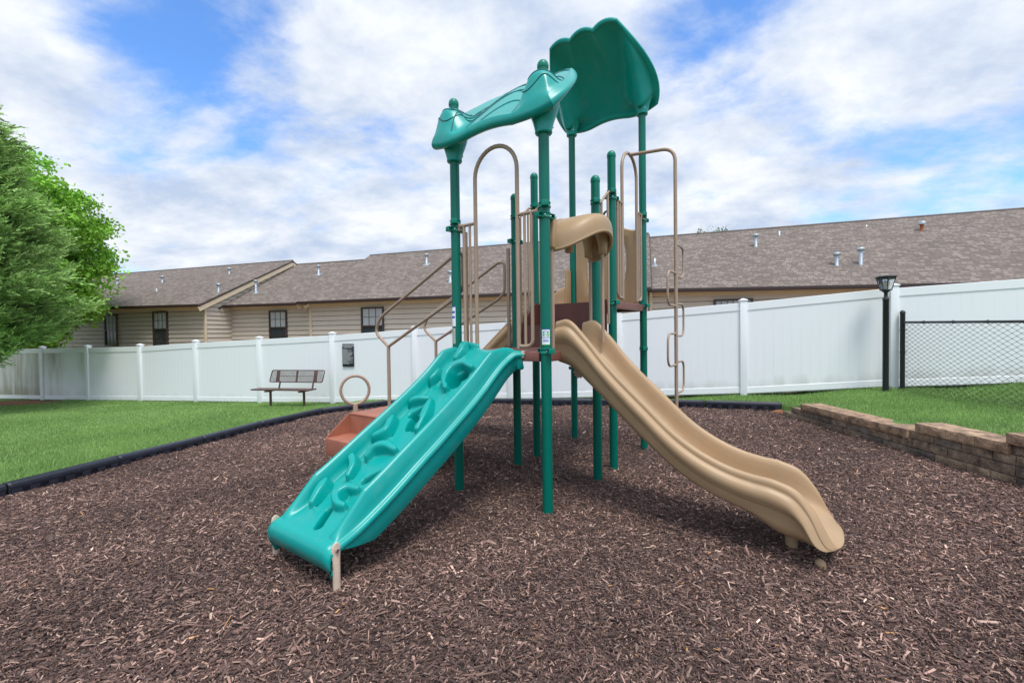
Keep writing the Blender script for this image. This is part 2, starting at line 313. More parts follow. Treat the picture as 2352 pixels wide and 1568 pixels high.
# wood chips
def chips():
    def samp(dens, y0, y1):
        A = 13 * (y1 - y0); n = int(A * dens); x = rng.uniform(-7, 6, n); y = rng.uniform(y0, y1, n)
        k = inside(x, y) & (np.abs(x) < 1.28 * y + 3.4) & (pdist(x, y) > .05)
        return x[k], y[k]
    X = []; Y = []; 
    for d, a, b in ((3500, .3, 1.5), (8500, 1.5, 3.2), (6500, 3.2, 4.8), (4200, 4.8, 7), (2500, 7, 10.6)):
        x, y = samp(d, a, b); X.append(x); Y.append(y)
    X = np.concatenate(X); Y = np.concatenate(Y); n = len(X)
    Ln = rng.lognormal(math.log(.0135), .60, n).clip(.006, .085); W = Ln * rng.uniform(.14, .5, n); W = W.clip(.003, .014); T = rng.uniform(.001, .0035, n)
    far = np.clip((Y - 4) / 6, 0, 1); Ln *= 1 + .3 * far; W *= 1 + .5 * far
    yaw = rng.uniform(0, 2 * PI, n); pit = rng.normal(0, .30, n); rol = rng.normal(0, .5, n)
    ax = np.c_[np.cos(yaw) * np.cos(pit), np.sin(yaw) * np.cos(pit), np.sin(pit)]
    s0 = np.c_[-np.sin(yaw), np.cos(yaw), 0 * yaw]; n0 = np.cross(ax, s0); sd_ = s0 * np.cos(rol)[:, None] + n0 * np.sin(rol)[:, None]; nn = np.cross(ax, sd_)
    cz = hM(X, Y) + rng.uniform(-.002, .018, n); c = np.c_[X, Y, cz]
    skew = rng.uniform(-.5, .5, n); tp = rng.uniform(.2, 1, (n, 2))
    V = np.zeros((n, 8, 3)); q = 0
    for e, sx in ((0, -1), (1, 1)):
        for sy, sz in ((-1, -1), (1, -1), (1, 1), (-1, 1)):
            V[:, q] = c + ax * (Ln * sx * .5 + skew * W * sy * .5)[:, None] * 1.3 + sd_ * (W * sy * .5 * tp[:, e])[:, None] + nn * (T * sz)[:, None]; q += 1
    base = np.array([(0, 1, 2, 3), (4, 7, 6, 5), (0, 4, 5, 1), (1, 5, 6, 2), (2, 6, 7, 3), (3, 7, 4, 0)])
    Fq = (base[None] + (np.arange(n) * 8)[:, None, None]).reshape(-1, 4)
    pal = np.array((1.72, 1.57, 1.46)) * np.array([(.050, .032, .028), (.085, .055, .048), (.13, .085, .072), (.19, .13, .108), (.27, .195, .165), (.070, .050, .046), (.42, .33, .27), (.30, .17, .075)])
    pr = np.array([.25, .25, .20, .13, .07, .12, .006, .003]); pr /= pr.sum()
    cl = pal[rng.choice(len(pal), n, p=pr)] * rng.uniform(.5, 1.35, (n, 1))
    cl = cl * (1 + .20 * np.sin(X * 1.3 + 1.7 * np.sin(Y * .9)) * np.cos(Y * 1.6 - .8 * X) + .10 * np.sin(4.1 * X + 2 * np.sin(3.3 * Y)) * np.sin(3.7 * Y))[:, None]
    return npmesh('wood_chips', V.reshape(-1, 3), Fq, mat('wood_chip', (.1, .07, .06), .72, attr='tint', spec=.35), np.repeat(cl, 8, 0))
tag(chips(), 'loose dark brown wood chips covering the play area', 'wood chips', kind='stuff')

# grass blades
def grass():
    Xs = []; Ys = []
    for (x0, x1, y0, y1, d) in ((-12, -4, 3.0, 7.5, 5200), (-16, -2.5, 7.5, 11, 2600), (-19, 0, 11, 15.5, 1200), (3, 11, 2.5, 9.2, 3800)):
        n = int((x1 - x0) * (y1 - y0) * d); x = rng.uniform(x0, x1, n); y = rng.uniform(y0, y1, n)
        k = (~inside(x, y)) & (y < fenceY(x) - .02) & (np.abs(x) < 1.22 * y + 2.8) & (pdist(x, y) > .06) & ~((x > WX - .05) & (x < WX + .34) & (y < 7.6))
        k &= ~((np.hypot((x + 16.5) / 2.2, (y - 13.9) / .9) < 1))
        Xs.append(x[k]); Ys.append(y[k])
    X = np.concatenate(Xs); Y = np.concatenate(Ys); n = len(X); dd = np.clip(Y / 8, .7, 2)
    h = rng.uniform(.018, .042, n) * (1 + .8 * np.exp(-(pdist(X, Y) / .14) ** 2) + 1.3 * np.exp(-((fenceY(X) - Y) / .10) ** 2) * (rng.uniform(0, 1, n) < .3)) * rng.choice((1, 1, 1, 1.35), n); wd = rng.uniform(.0022, .004, n) * dd; ya = rng.uniform(0, 2 * PI, n); le = rng.uniform(0, .03, n); la = rng.uniform(0, 2 * PI, n)
    b = np.c_[X, Y, hL(X, Y) - .003]; sd_ = np.c_[np.cos(ya), np.sin(ya), 0 * ya] * wd[:, None]; tip = b + np.c_[np.cos(la) * le, np.sin(la) * le, h]
    V = np.stack([b - sd_, b + sd_, tip], 1).reshape(-1, 3); Fq = np.arange(3 * n).reshape(-1, 3)
    pt = .5 + .5 * np.sin(X * .9 + 2 * np.sin(Y * .6)) * np.cos(Y * 1.3 - X * .4)
    c1 = np.array((.12, .225, .05)); c2 = np.array((.30, .45, .14)); t = np.clip(rng.uniform(0, 1, n) * .7 + pt * .4, 0, 1)[:, None]
    cl = (c1 * (1 - t) + c2 * t) * rng.uniform(.8, 1.2, (n, 1))
    m = mat('grass_blade', (.1, .2, .04), .55, attr='tint', spec=.3)
    return npmesh('grass', V, Fq, m, np.repeat(cl, 3, 0))
tag(grass(), 'short green grass blades of the lawns', 'grass', kind='stuff')
# bare soil
def soil(cx_, cy_, rx, ry, fn, name, label):
    m = M(); rings = []
    for k in range(9):
        q = k / 8; row = []
        for j in range(48):
            a = 2 * PI * j / 48; rr = q * (1 + .13 * math.sin(3 * a + cx_) + .09 * math.sin(7 * a))
            x = cx_ + rx * rr * math.cos(a); y = cy_ + ry * rr * math.sin(a); row.append((x, y, float(fn(x, y)) + .012 * (1 - q ** 4) + .004 - .03 * (q == 1)))
        rings.append(row)
    m.grid(rings, True, True); o = m.build(name, mat(name + '_dirt', (.20, .085, .04), .95, var=.35, vscale=9, bump=1, bscale=40)); tag(o, label, kind='structure')
soil(-16.5, 13.9, 2.2, .75, hL, 'bare_soil', 'bare reddish soil under the evergreen by the fence')
soil(4.78, 7.78, .16, .10, lambda x, y: hM(x, y) + .02, 'clay_soil', 'orange clay soil between the border end and the block wall')

# ------------------------------------------------------------------ white fence
VST = VINYL.copy(); VST.name = 'weathered_vinyl'
def weather(m):
    n = m.node_tree.nodes; l = m.node_tree.links; b = n['Principled BSDF']; t = n.new('ShaderNodeTexCoord')
    mp = n.new('ShaderNodeMapping'); mp.inputs['Scale'].default_value = (3.2, 3.2, .5); l.new(t.outputs['Object'], mp.inputs[0])
    no = n.new('ShaderNodeTexNoise'); no.inputs['Scale'].default_value = 1.6; no.inputs['Detail'].default_value = 7; l.new(mp.outputs[0], no.inputs[0])
    s = n.new('ShaderNodeSeparateXYZ'); l.new(t.outputs['Object'], s.inputs[0])
    gx = n.new('ShaderNodeAttribute'); gx.attribute_name = 'dirt_tone'
    ml = n.new('ShaderNodeMath'); ml.operation = 'MULTIPLY'; l.new(gx.outputs['Fac'], ml.inputs[0]); l.new(no.outputs[0], ml.inputs[1])
    rp = n.new('ShaderNodeMapRange'); l.new(ml.outputs[0], rp.inputs[0]); rp.inputs[1].default_value = .12; rp.inputs[2].default_value = .55
    mx = n.new('ShaderNodeMix'); mx.data_type = 'RGBA'; l.new(rp.outputs[0], mx.inputs[0]); mx.inputs[6].default_value = (.80, .81, .82, 1); mx.inputs[7].default_value = (.34, .31, .25, 1); l.new(mx.outputs[2], b.inputs['Base Color'])
for ln in list(VST.node_tree.links):
    if ln.to_socket.name == 'Base Color': VST.node_tree.links.remove(ln)
weather(VST)
fence = thing('white_fence', (0, fenceY(0), 0), 0, 'long white vinyl privacy fence behind the playground, rising to the right', 'fence')
fo = (0, fenceY(0), 0); fd = Vector((1, -.284, 0)).normalized(); fn_ = Vector((-fd.y, fd.x, 0)) * -1    # towards camera
for i, (x, b, t) in enumerate(zip(FX, FB, FT)):
    m = M(); c = Vector((x, fenceY(x), (b + t) / 2 - .08)); m.obox(c, (fd, fn_, (0, 0, 1)), .064, .064, (t - b) / 2 + .13, .004)
    p = m.build('post', VINYL, fence, fo)
    m = M(); ct = c.copy(); ct.z = t + .052; m.obox(ct, (fd, fn_, (0, 0, 1)), .076, .076, .012, .003)
    vs = [ct + fd * a * .07 + fn_ * e * .07 + Vector((0, 0, .0125)) for a, e in ((-1, -1), (1, -1), (1, 1), (-1, 1))] + [ct + Vector((0, 0, .045))]
    m.add(vs, [(0, 1, 4), (1, 2, 4), (2, 3, 4), (3, 0, 4)]); m.build('post_cap', VINYL, p, fo)
    if i < len(FX) - 1:
        x2, b2, t2 = FX[i + 1], FB[i + 1], FT[i + 1]; A = Vector((x, fenceY(x), 0)); B = Vector((x2, fenceY(x2), 0)); A += fd * .062; B -= fd * .062
        nb = 15; m = M(); fv = []
        def zz(q, a, b_): return a * (1 - q) + b_ * q
        for k in range(nb):                      # tongue and groove boards
            q0 = k / nb; q1 = (k + 1) / nb; g = .0010 / (B - A).length
            P = [A.lerp(B, q0 + g), A.lerp(B, q1 - g)]; rows = []
            for zf in (0, .12, .3, .6, 1):
                rows.append([(p_.x + fn_.x * .018, p_.y + fn_.y * .018, zz(q_, b, b2) + .02 + zf * (zz(q_, t, t2) - zz(q_, b, b2) - .1)) for p_, q_ in zip(P, (q0, q1))])
            m.grid(rows, False)
            for sgn, pq in ((0, P[0]), (1, P[1])):
                q_ = q0 if sgn == 0 else q1; e = pq + fd * (-.0014 if sgn == 0 else .0014)
                m.add([(pq.x + fn_.x * .018, pq.y + fn_.y * .018, zz(q_, b, b2)), (e.x + fn_.x * .0145, e.y + fn_.y * .0160, zz(q_, b, b2)), (e.x + fn_.x * .0145, e.y + fn_.y * .0160, zz(q_, t, t2) - .05), (pq.x + fn_.x * .018, pq.y + fn_.y * .018, zz(q_, t, t2) - .05)], [(0, 1, 2, 3)])
        back = [(p_.x - fn_.x * .018, p_.y - fn_.y * .018, z_) for p_, z_ in ((A, b), (B, b2), (B, t2 - .05), (A, t - .05))]; m.add(back, [(0, 1, 2, 3)])
        pan = m.build('panel', VST, fence, fo)
        me = pan.data; at_ = me.attributes.new('dirt_tone', 'FLOAT', 'POINT'); dv = []
        for vv in me.vertices:
            h0 = zz((vv.co.x - x) / (x2 - x), b, b2); q = (vv.co.z - h0) / 1.75
            bottom = max(0, .72 - 2.6 * q) * (1.0 if x > 1 else .6)
            side = 0
            if i == 1: side = .85 * math.exp(-((vv.co.x - x - .55) / .55) ** 2) * (.25 + q) + .6 * math.exp(-((vv.co.x - x2 + .1) / .35) ** 2) * (.3 + q)
            if i == 0: side = .75  # first panel evenly darker all over
            dv.append(min(1, bottom + side))
        at_.data.foreach_set('value', dv)
        # rails
        for nm, lo, hi, th in (('top_rail', -.15, .0, .03), ('bottom_rail', .03, .15, .028)):
            mr = M(); vs = []
            for p_, bb, tt in ((A, b, t), (B, b2, t2)):
                zl, zh = (tt + lo, tt + hi) if nm == 'top_rail' else (bb + lo, bb + hi)
                for s_, z_ in ((th, zl), (th, zh - .005), (th - .005, zh), (-th + .005, zh), (-th, zh - .005), (-th, zl)): vs.append((p_.x + fn_.x * s_, p_.y + fn_.y * s_, z_))
            mr.add(vs, [(k, (k + 1) % 6, 6 + (k + 1) % 6, 6 + k) for k in range(6)] + [(0, 5, 4, 3, 2, 1), tuple(range(6, 12))]); mr.build('rail', VINYL, pan, fo)

# rules sign on the fence
sg = at(797.5, 816, 11.28); sx = .17 ; sh = .295
sign = thing('rules_sign', sg, math.atan2(fd.y, fd.x), 'black playground rules sign with small white lines of text on the white fence', 'sign')
yo = -(sg.y - fenceY(sg.x)) ; 
sign.location = Vector((sg.x, fenceY(sg.x), sg.z)) + fn_ * .03
m = M(); m.box((-sx, -.02, -sh), (sx, .0, sh), .004); m.build('sign_board', SIGNM, sign)
def text(body, size, mat_, parent, loc, rot, name='lettering', align='CENTER', bold=0.0, ext=.0008):
    cu = bpy.data.curves.new(name, 'FONT'); cu.body = body; cu.size = size; cu.align_x = align; cu.align_y = 'CENTER'; cu.extrude = ext; cu.offset = bold
    to = bpy.data.objects.new(name, cu); col.objects.link(to); dg = bpy.context.evaluated_depsgraph_get(); me = bpy.data.meshes.new_from_object(to.evaluated_get(dg)); bpy.data.objects.remove(to); bpy.data.curves.remove(cu)
    me.name = name; me.materials.clear(); me.materials.append(mat_); o2 = bpy.data.objects.new(name, me); col.objects.link(o2); o2.parent = parent; o2.location = loc; o2.rotation_euler = rot; return o2
text('PLAYGROUND RULES', .037, SIGNW, sign, (0, -.0225, sh - .045), (PI / 2, 0, 0), bold=.0008)
m = M(); y_ = sh - .09
def words(m, x0, x1, z, h):
    x = x0
    while x < x1 - .01:
        wl = min(random.uniform(.015, .04), x1 - x); m.box((x, -.0235, z - h), (x + wl, -.0195, z + h)); x += wl + .007
words(m, -.12, .12, y_, .006)
z_ = y_ - .055
for wl in (.12, .26, .14, .30, .29, .29, .25, .22, .30, .29, .23, .29, .15, .29, .18):
    words(m, -.15, -.15 + wl, z_, .0042); z_ -= .0262
m.build('text_lines', SIGNW, sign)

# ------------------------------------------------------------------ plastic border
bo = thing('plastic_border', (-4.07, 9.3, 0), 0, 'black plastic border edging the wood chip bed along lawn and fence', 'border')
for i in range(len(BORD) - 1):
    a = Vector(BORD[i]); b = Vector(BORD[i + 1]); d = (b - a); ln = d.length; d.normalize(); s = d.cross(Vector((0, 0, 1))).normalized(); u_ = s.cross(d)
    cross = [(-.05, -.2), (-.062, -.07), (-.062, -.02), (-.045, .0), (.045, .0), (.062, -.02), (.062, -.07), (.05, -.2)]
    m = M(); rows = []
    for q in (.006, .02, .98, .994):
        p = a.lerp(b, q); k = .8 if q in (.006, .994) else 1; rows.append([p + s * x * k + u_ * (y if y < -.05 else y - (1 - k) * .03) for x, y in cross])
    m.grid(rows, False); nrow = len(cross); m.add(rows[0], [tuple(range(nrow))]); m.add(rows[-1], [tuple(range(nrow))[::-1]])
    for side in (-1, 1):                          # stiffening frames round three recesses, and the coupler at the end
        for z1, z2, qa, qb in ((-.075, -.03, .0, 1), (-.2, -.16, .0, 1)):
            m.obox(a.lerp(b, .5) + s * side * .058 + u_ * (z1 + z2) / 2, (d, s, u_), ln * .485, .013, (z2 - z1) / 2, .004)
        for q in (.06, .2, .35, .5, .65, .8, .94):
            m.obox(a.lerp(b, q) + s * side * .058 + u_ * -.12, (d, s, u_), .045, .013, .055, .004)
    m.build('border_section', BLACKP, bo, bo.location)
    m = M(); m.lathe([(.016, -.05), (.016, .004), (.011, .009), (.001, .011)], a.lerp(b, .965) if i < len(BORD) - 2 else a.lerp(b, .96), 12); m.build('stake', BLACKP, bo, bo.location)

# ------------------------------------------------------------------ retaining wall
def blockmat():
    m = mat('split_face_block', (.3, .2, .13), .9, attr='tint'); n = m.node_tree.nodes; l = m.node_tree.links; b = n['Principled BSDF']
    t = n.new('ShaderNodeTexCoord'); a = n.new('ShaderNodeAttribute'); a.attribute_name = 'tint'
    no = n.new('ShaderNodeTexNoise'); no.inputs['Scale'].default_value = 9; no.inputs['Detail'].default_value = 8; no.inputs['Roughness'].default_value = .7; l.new(t.outputs['Object'], no.inputs[0])
    rp = n.new('ShaderNodeValToRGB'); rp.color_ramp.elements[0].position = .36; rp.color_ramp.elements[1].position = .62; rp.color_ramp.elements[0].color = (.30, .27, .27, 1); rp.color_ramp.elements[1].color = (1.15, 1.1, 1.02, 1); l.new(no.outputs[0], rp.inputs[0])
    mx = n.new('ShaderNodeMix'); mx.data_type = 'RGBA'; mx.blend_type = 'MULTIPLY'; mx.inputs[0].default_value = 1; l.new(a.outputs['Color'], mx.inputs[6]); l.new(rp.outputs[0], mx.inputs[7]); l.new(mx.outputs[2], b.inputs['Base Color'])
    n2_ = n.new('ShaderNodeTexNoise'); n2_.inputs['Scale'].default_value = 55; n2_.inputs['Detail'].default_value = 6; l.new(t.outputs['Object'], n2_.inputs[0])
    bp = n.new('ShaderNodeBump'); bp.inputs['Distance'].default_value = .012; bp.inputs['Strength'].default_value = .9; l.new(n2_.outputs[0], bp.inputs['Height']); l.new(bp.outputs[0], b.inputs['Normal'])
    return m
BLOCK = blockmat()
wall = thing('retaining_wall', (WX, 5, 0), 0, 'low brown split-face block retaining wall stepping up along the right lawn', 'wall')
def rough_block(y0, y1, z0, z1, x0, x1, amp, m, cols, tint):
    nu, nv = 14, 6; o = len(m.v); rows = []
    ph = [random.uniform(0, 9) for _ in range(6)]
    for i in range(nv + 1):
        r = []
        for j in range(nu + 1):
            y = y0 + (y1 - y0) * j / nu; z = z0 + (z1 - z0) * i / nv
            e = min(j, nu - j, 2) / 2 * min(i, nv - i, 1.5) / 1.5
            dx = amp * (.5 + .5 * math.sin(y * 31 + ph[0]) * math.sin(z * 57 + ph[1])) * e + amp * .9 * random.random() * e + amp * .5 * e
            r.append((x0 - dx, y, z))
        rows.append(r)
    m.grid(rows, False)
    m.add([(x0, y0, z0), (x0, y1, z0), (x0, y1, z1), (x0, y0, z1), (x1, y0, z0), (x1, y1, z0), (x1, y1, z1), (x1, y0, z1)], [(0, 4, 5, 1), (3, 2, 6, 7), (0, 3, 7, 4), (1, 5, 6, 2), (4, 7, 6, 5)])
    cols += [tint] * (len(m.v) - o)
TINT = [(.32, .245, .18), (.25, .195, .15), (.38, .28, .19), (.20, .165, .14), (.30, .22, .16), (.24, .20, .17)]
def tinted(m, cols, name, parent, off):
    o = m.build(name, BLOCK, parent, off); a = o.data.attributes.new('tint', 'FLOAT_COLOR', 'POINT')
    a.data.foreach_set('color', np.c_[np.array(cols), np.ones(len(cols))].astype(np.float32).ravel()); return o
wl = (WX, 5, 0)
def course(z0, z1, ystart, yend, x0, blen, jit=0):
    m = M(); cols = []; y = ystart
    while y > yend:
        l_ = blen * random.choice((1, 1, .66)); y2 = max(y - l_, yend)
        rough_block(y2 + .004, y - .004, z0 + .003, z1 - .003, x0, x0 + .26, .004, m, cols, tuple(np.array(random.choice(TINT)) * random.uniform(.7, 1.05))); y = y2
    return tinted(m, cols, 'block_course', wall, wl)
course(-.0, .1, 7.66, -1, WX - .035, .30); course(.1, .2, 7.56, -1, WX - .02, .34); course(.2, .3, 7.38, -1, WX, .32); course(.3, .4, 5.18, -1, WX + .01, .3); course(.4, .5, 4.12, -1, WX + .018, .3)
course(.5, .6, 2.5, -1, WX + .02, .3)
def caps(z0, z1, ya, yb):
    y = ya
    while y > yb:
        y2 = max(y - random.choice((.3, .42, .36)), yb); m = M(); cols = []
        if y2 - yb < .12: y2 = yb
        rough_block(y2 + .0025, y - .0025, z0, z1, WX - .022, WX + .30, .005, m, cols, tuple(np.array(random.choice(((.40, .27, .18), (.36, .25, .165), (.43, .30, .20)))) * random.uniform(.9, 1.05))); y = y2
        tinted(m, cols, 'cap_stone', wall, wl)
caps(.3, .4, 7.1, 5.18); caps(.4, .5, 5.08, 4.12); caps(.5, .6, 4.14, 2.5); caps(.6, .7, 2.52, -1)

# ------------------------------------------------------------------ play structure
TH = 0.9512; S = 1.0416; G = .4373
ps = thing('play_structure', (.2958, 3.8292, 0), TH, 'teal, tan and green play structure with slide, climbing ramp and two curved roofs', 'playground')
PP = dict(P1=(0, 0, 3.94), P2=(0, S, 3.94), P3=(S, S, 3.26), P4=(S, 0, 3.25), P5=(S + G, 0, 3.65), P8=(S + G, S, 3.63), P7=(2 * S + G, 0, 5.32), P6=(2 * S + G, S, 5.32))
D1, D2 = 1.43, 1.95
CL = dict(P1=(2.70, 2.61, 1.44), P2=(2.71, 2.64, 1.44), P3=(2.98, 2.69, 1.42), P4=(2.97, 1.42), P5=(3.18, 3.12, 1.93), P8=(3.2, 1.93), P7=(3.14, 3.08, 1.94, 1.37), P6=(3.04, 1.94, 1.07))
POSTOBJ = {}
for k, (u, v, h) in PP.items():
    m = M(); m.lathe([(.047, -.4), (.047, h - .06)], (u, v, 0), 28); p = m.build('post', GREEN, ps); POSTOBJ[k] = p
    m = M(); m.lathe([(.0485, h - .075), (.0505, h - .07), (.0505, h - .045), (.046, h - .028), (.035, h - .011), (.018, h - .001), (.0005, h)], (u, v, 0), 28); m.build('post_cap', GREENC, p)
    for j, z in enumerate(CL[k]):
        m = M(); m.lathe([(.0475, z - .023), (.055, z - .023), (.055, z - .016), (.0515, z - .013), (.0515, z + .013), (.055, z + .016), (.055, z + .023), (.0475, z + .023)], (u, v, 0), 24)
        ang = [(.6, 2.2), (-.3, 1.9), (1.1, -.5)][j % 3]
        for a in (ang[0], ang[0] + PI):
            dx, dy = math.cos(a), math.sin(a); c = (u + dx * .070, v + dy * .070, z)
            for zz_ in (-.0185, .0185): m.obox((c[0], c[1], z + zz_), ((dx, dy, 0), (-dy, dx, 0), (0, 0, 1)), .024, .030, .004, .002)
            m.obox((u + dx * .066, v + dy * .066, z), ((dx, dy, 0), (-dy, dx, 0), (0, 0, 1)), .028, .006, .018)
            m.obox((u + dx * .092, v + dy * .092, z), ((dx, dy, 0), (-dy, dx, 0), (0, 0, 1)), .0035, .030, .0225, .001)
        c_ = m.build('clamp', GREENC, p)
        a = ang[0] + PI / 2
        for a in (PI * 1.2, PI * 1.75):
            m = M(); dx, dy = math.cos(a), math.sin(a); m.tube([(u + dx * .048, v + dy * .048, z), (u + dx * .059, v + dy * .059, z)], .006, 8); m.build('bolt', STEEL, p)
# decks
def deck(u0, z, name='deck'):
    m = M(); m.box((u0 + .02, .02, z - .02), (u0 + S - .02, S - .02, z), .004)
    for a, b in (((u0 + .06, -.02, z - .085), (u0 + S - .06, .02, z + .0)), ((u0 + .06, S - .02, z - .085), (u0 + S - .06, S + .02, z)), ((u0 - .02, .06, z - .085), (u0 + .02, S - .06, z)), ((u0 + S - .02, .06, z - .085), (u0 + S + .02, S - .06, z))): m.box(a, b, .006)
    for v in (.35, .69): m.box((u0 + .02, v - .02, z - .07), (u0 + S - .02, v + .02, z - .02))
    o = m.build(name, BROWN2, ps)
BROWN2 = mat('red_brown_deck_coating', (.20, .075, .058), .45, var=.12, vscale=8)
deck(0, D1); deck(S + G, D2)
# steps between the two decks
m = M(); zt = (D1 + D2) / 2
m.box((S + .025, .07, D1 - .05), (S + .05, S - .07, zt)); m.box((S + .05, .07, zt - .03), (S + G + .01, S - .07, zt), .004)
m.box((S + G - .05, .07, zt), (S + G - .024, S - .07, D2 + .0)); 
for v in (.055, S - .07): m.add([(S + .03, v, D1 - .07), (S + G - .03, v, zt - .1), (S + G - .03, v, D2 + .02), (S + G - .1, v, D2 + .02), (S + .03, v, zt + .02)] + [(S + .03, v + .012, D1 - .07), (S + G - .03, v + .012, zt - .1), (S + G - .03, v + .012, D2 + .02), (S + G - .1, v + .012, D2 + .02), (S + .03, v + .012, zt + .02)], [(0, 1, 2, 3, 4), (9, 8, 7, 6, 5)] + [(i, (i + 1) % 5 + 0, 5 + (i + 1) % 5, 5 + i) for i in range(5)])
m.build('deck_steps', BROWND, ps)
# arch barriers
def barrier(P, zb, ztop, zarch, name='arch_barrier'):      # P(s) -> (u,v) along the face from post (0) to post (S)
    def q(s, z): a = P(s); return (a[0], a[1], z)
    c = S / 2; m = M(); a0, a1 = c - .245, c + .245; n = 16
    pts = [q(a0, zb), q(a0, zarch - .25)] + [q(c - .245 * math.cos(PI * i / n), zarch - .25 + .25 * math.sin(PI * i / n)) for i in range(1, n)] + [q(a1, zarch - .25), q(a1, zb)]
    m.tube(pts, .0195, 12); o = m.build(name, TANP, ps)
    for sg_ in (-1, 1):
        m = M(); m.tube(fil([q(c + sg_ * .245, ztop), q(c + sg_ * .455, ztop)], .03), .0165, 10); m.build('top_bar', TANP, o)
        m = M(); m.tube(fil([q(c + sg_ * .395, ztop), q(c + sg_ * .395, zb + .02), q(c + sg_ * .245, zb + .02)], .09, 7), .0165, 10); m.build('outer_bar', TANP, o)
        m = M(); m.tube([q(c + sg_ * .32, ztop), q(c + sg_ * .32, zb + .03)], .013, 10); m.build('bar', TANP, o)
        m = M(); m.obox(q(c + sg_ * .455, ztop - .01), ((1, 0, 0), (0, 1, 0), (0, 0, 1)), .012, .012, .035, .004); m.build('bracket', TANP, o)
    return o
barrier(lambda s: (-.015, s), D1 + .03, 2.66, 3.33)
ab = barrier(lambda s: (S + G + s, -.015), D2 + .03, 3.12, 3.78)
# pole climber with loops, hung from that arch
cu_ = S + G + S / 2; pv = -.563; m = M()
m.tube(fil([(cu_, -.015, 3.765), (cu_, pv, 3.72), (cu_, pv, -.3)], .16, 8), .0205, 14); pc = m.build('pole_climber', TANP, ps)
zs = [2.61, 2.27, 1.92, 1.57, 1.235, .90]
for i in range(5):
    sgn = 1 if i % 2 == 0 else -1; z1, z0 = zs[i] + .0, zs[i + 1] - .03
    m = M(); m.tube(fil([(cu_, pv, z1), (cu_ + sgn * .33, pv, z1), (cu_ + sgn * .33, pv, z0), (cu_, pv, z0)], .11, 6), .0125, 10); m.build('loop', TANP, pc)
# bars between the decks
for v in (-.01, S + .01):
    m = M(); m.tube(fil([(S + .045, v, 2.97), (S + .12, v, 3.0), (S + G - .12, v, 3.16), (S + G - .045, v, 3.17)], .05), .013, 10); o = m.build('gap_rail', TANP, ps)
    for du in (.13, .3):
        m = M(); m.tube([(S + du, v, zt - .0), (S + du, v, 3.0 + (du - .12) * .8)], .014, 10); m.build('bar', TANP, o)
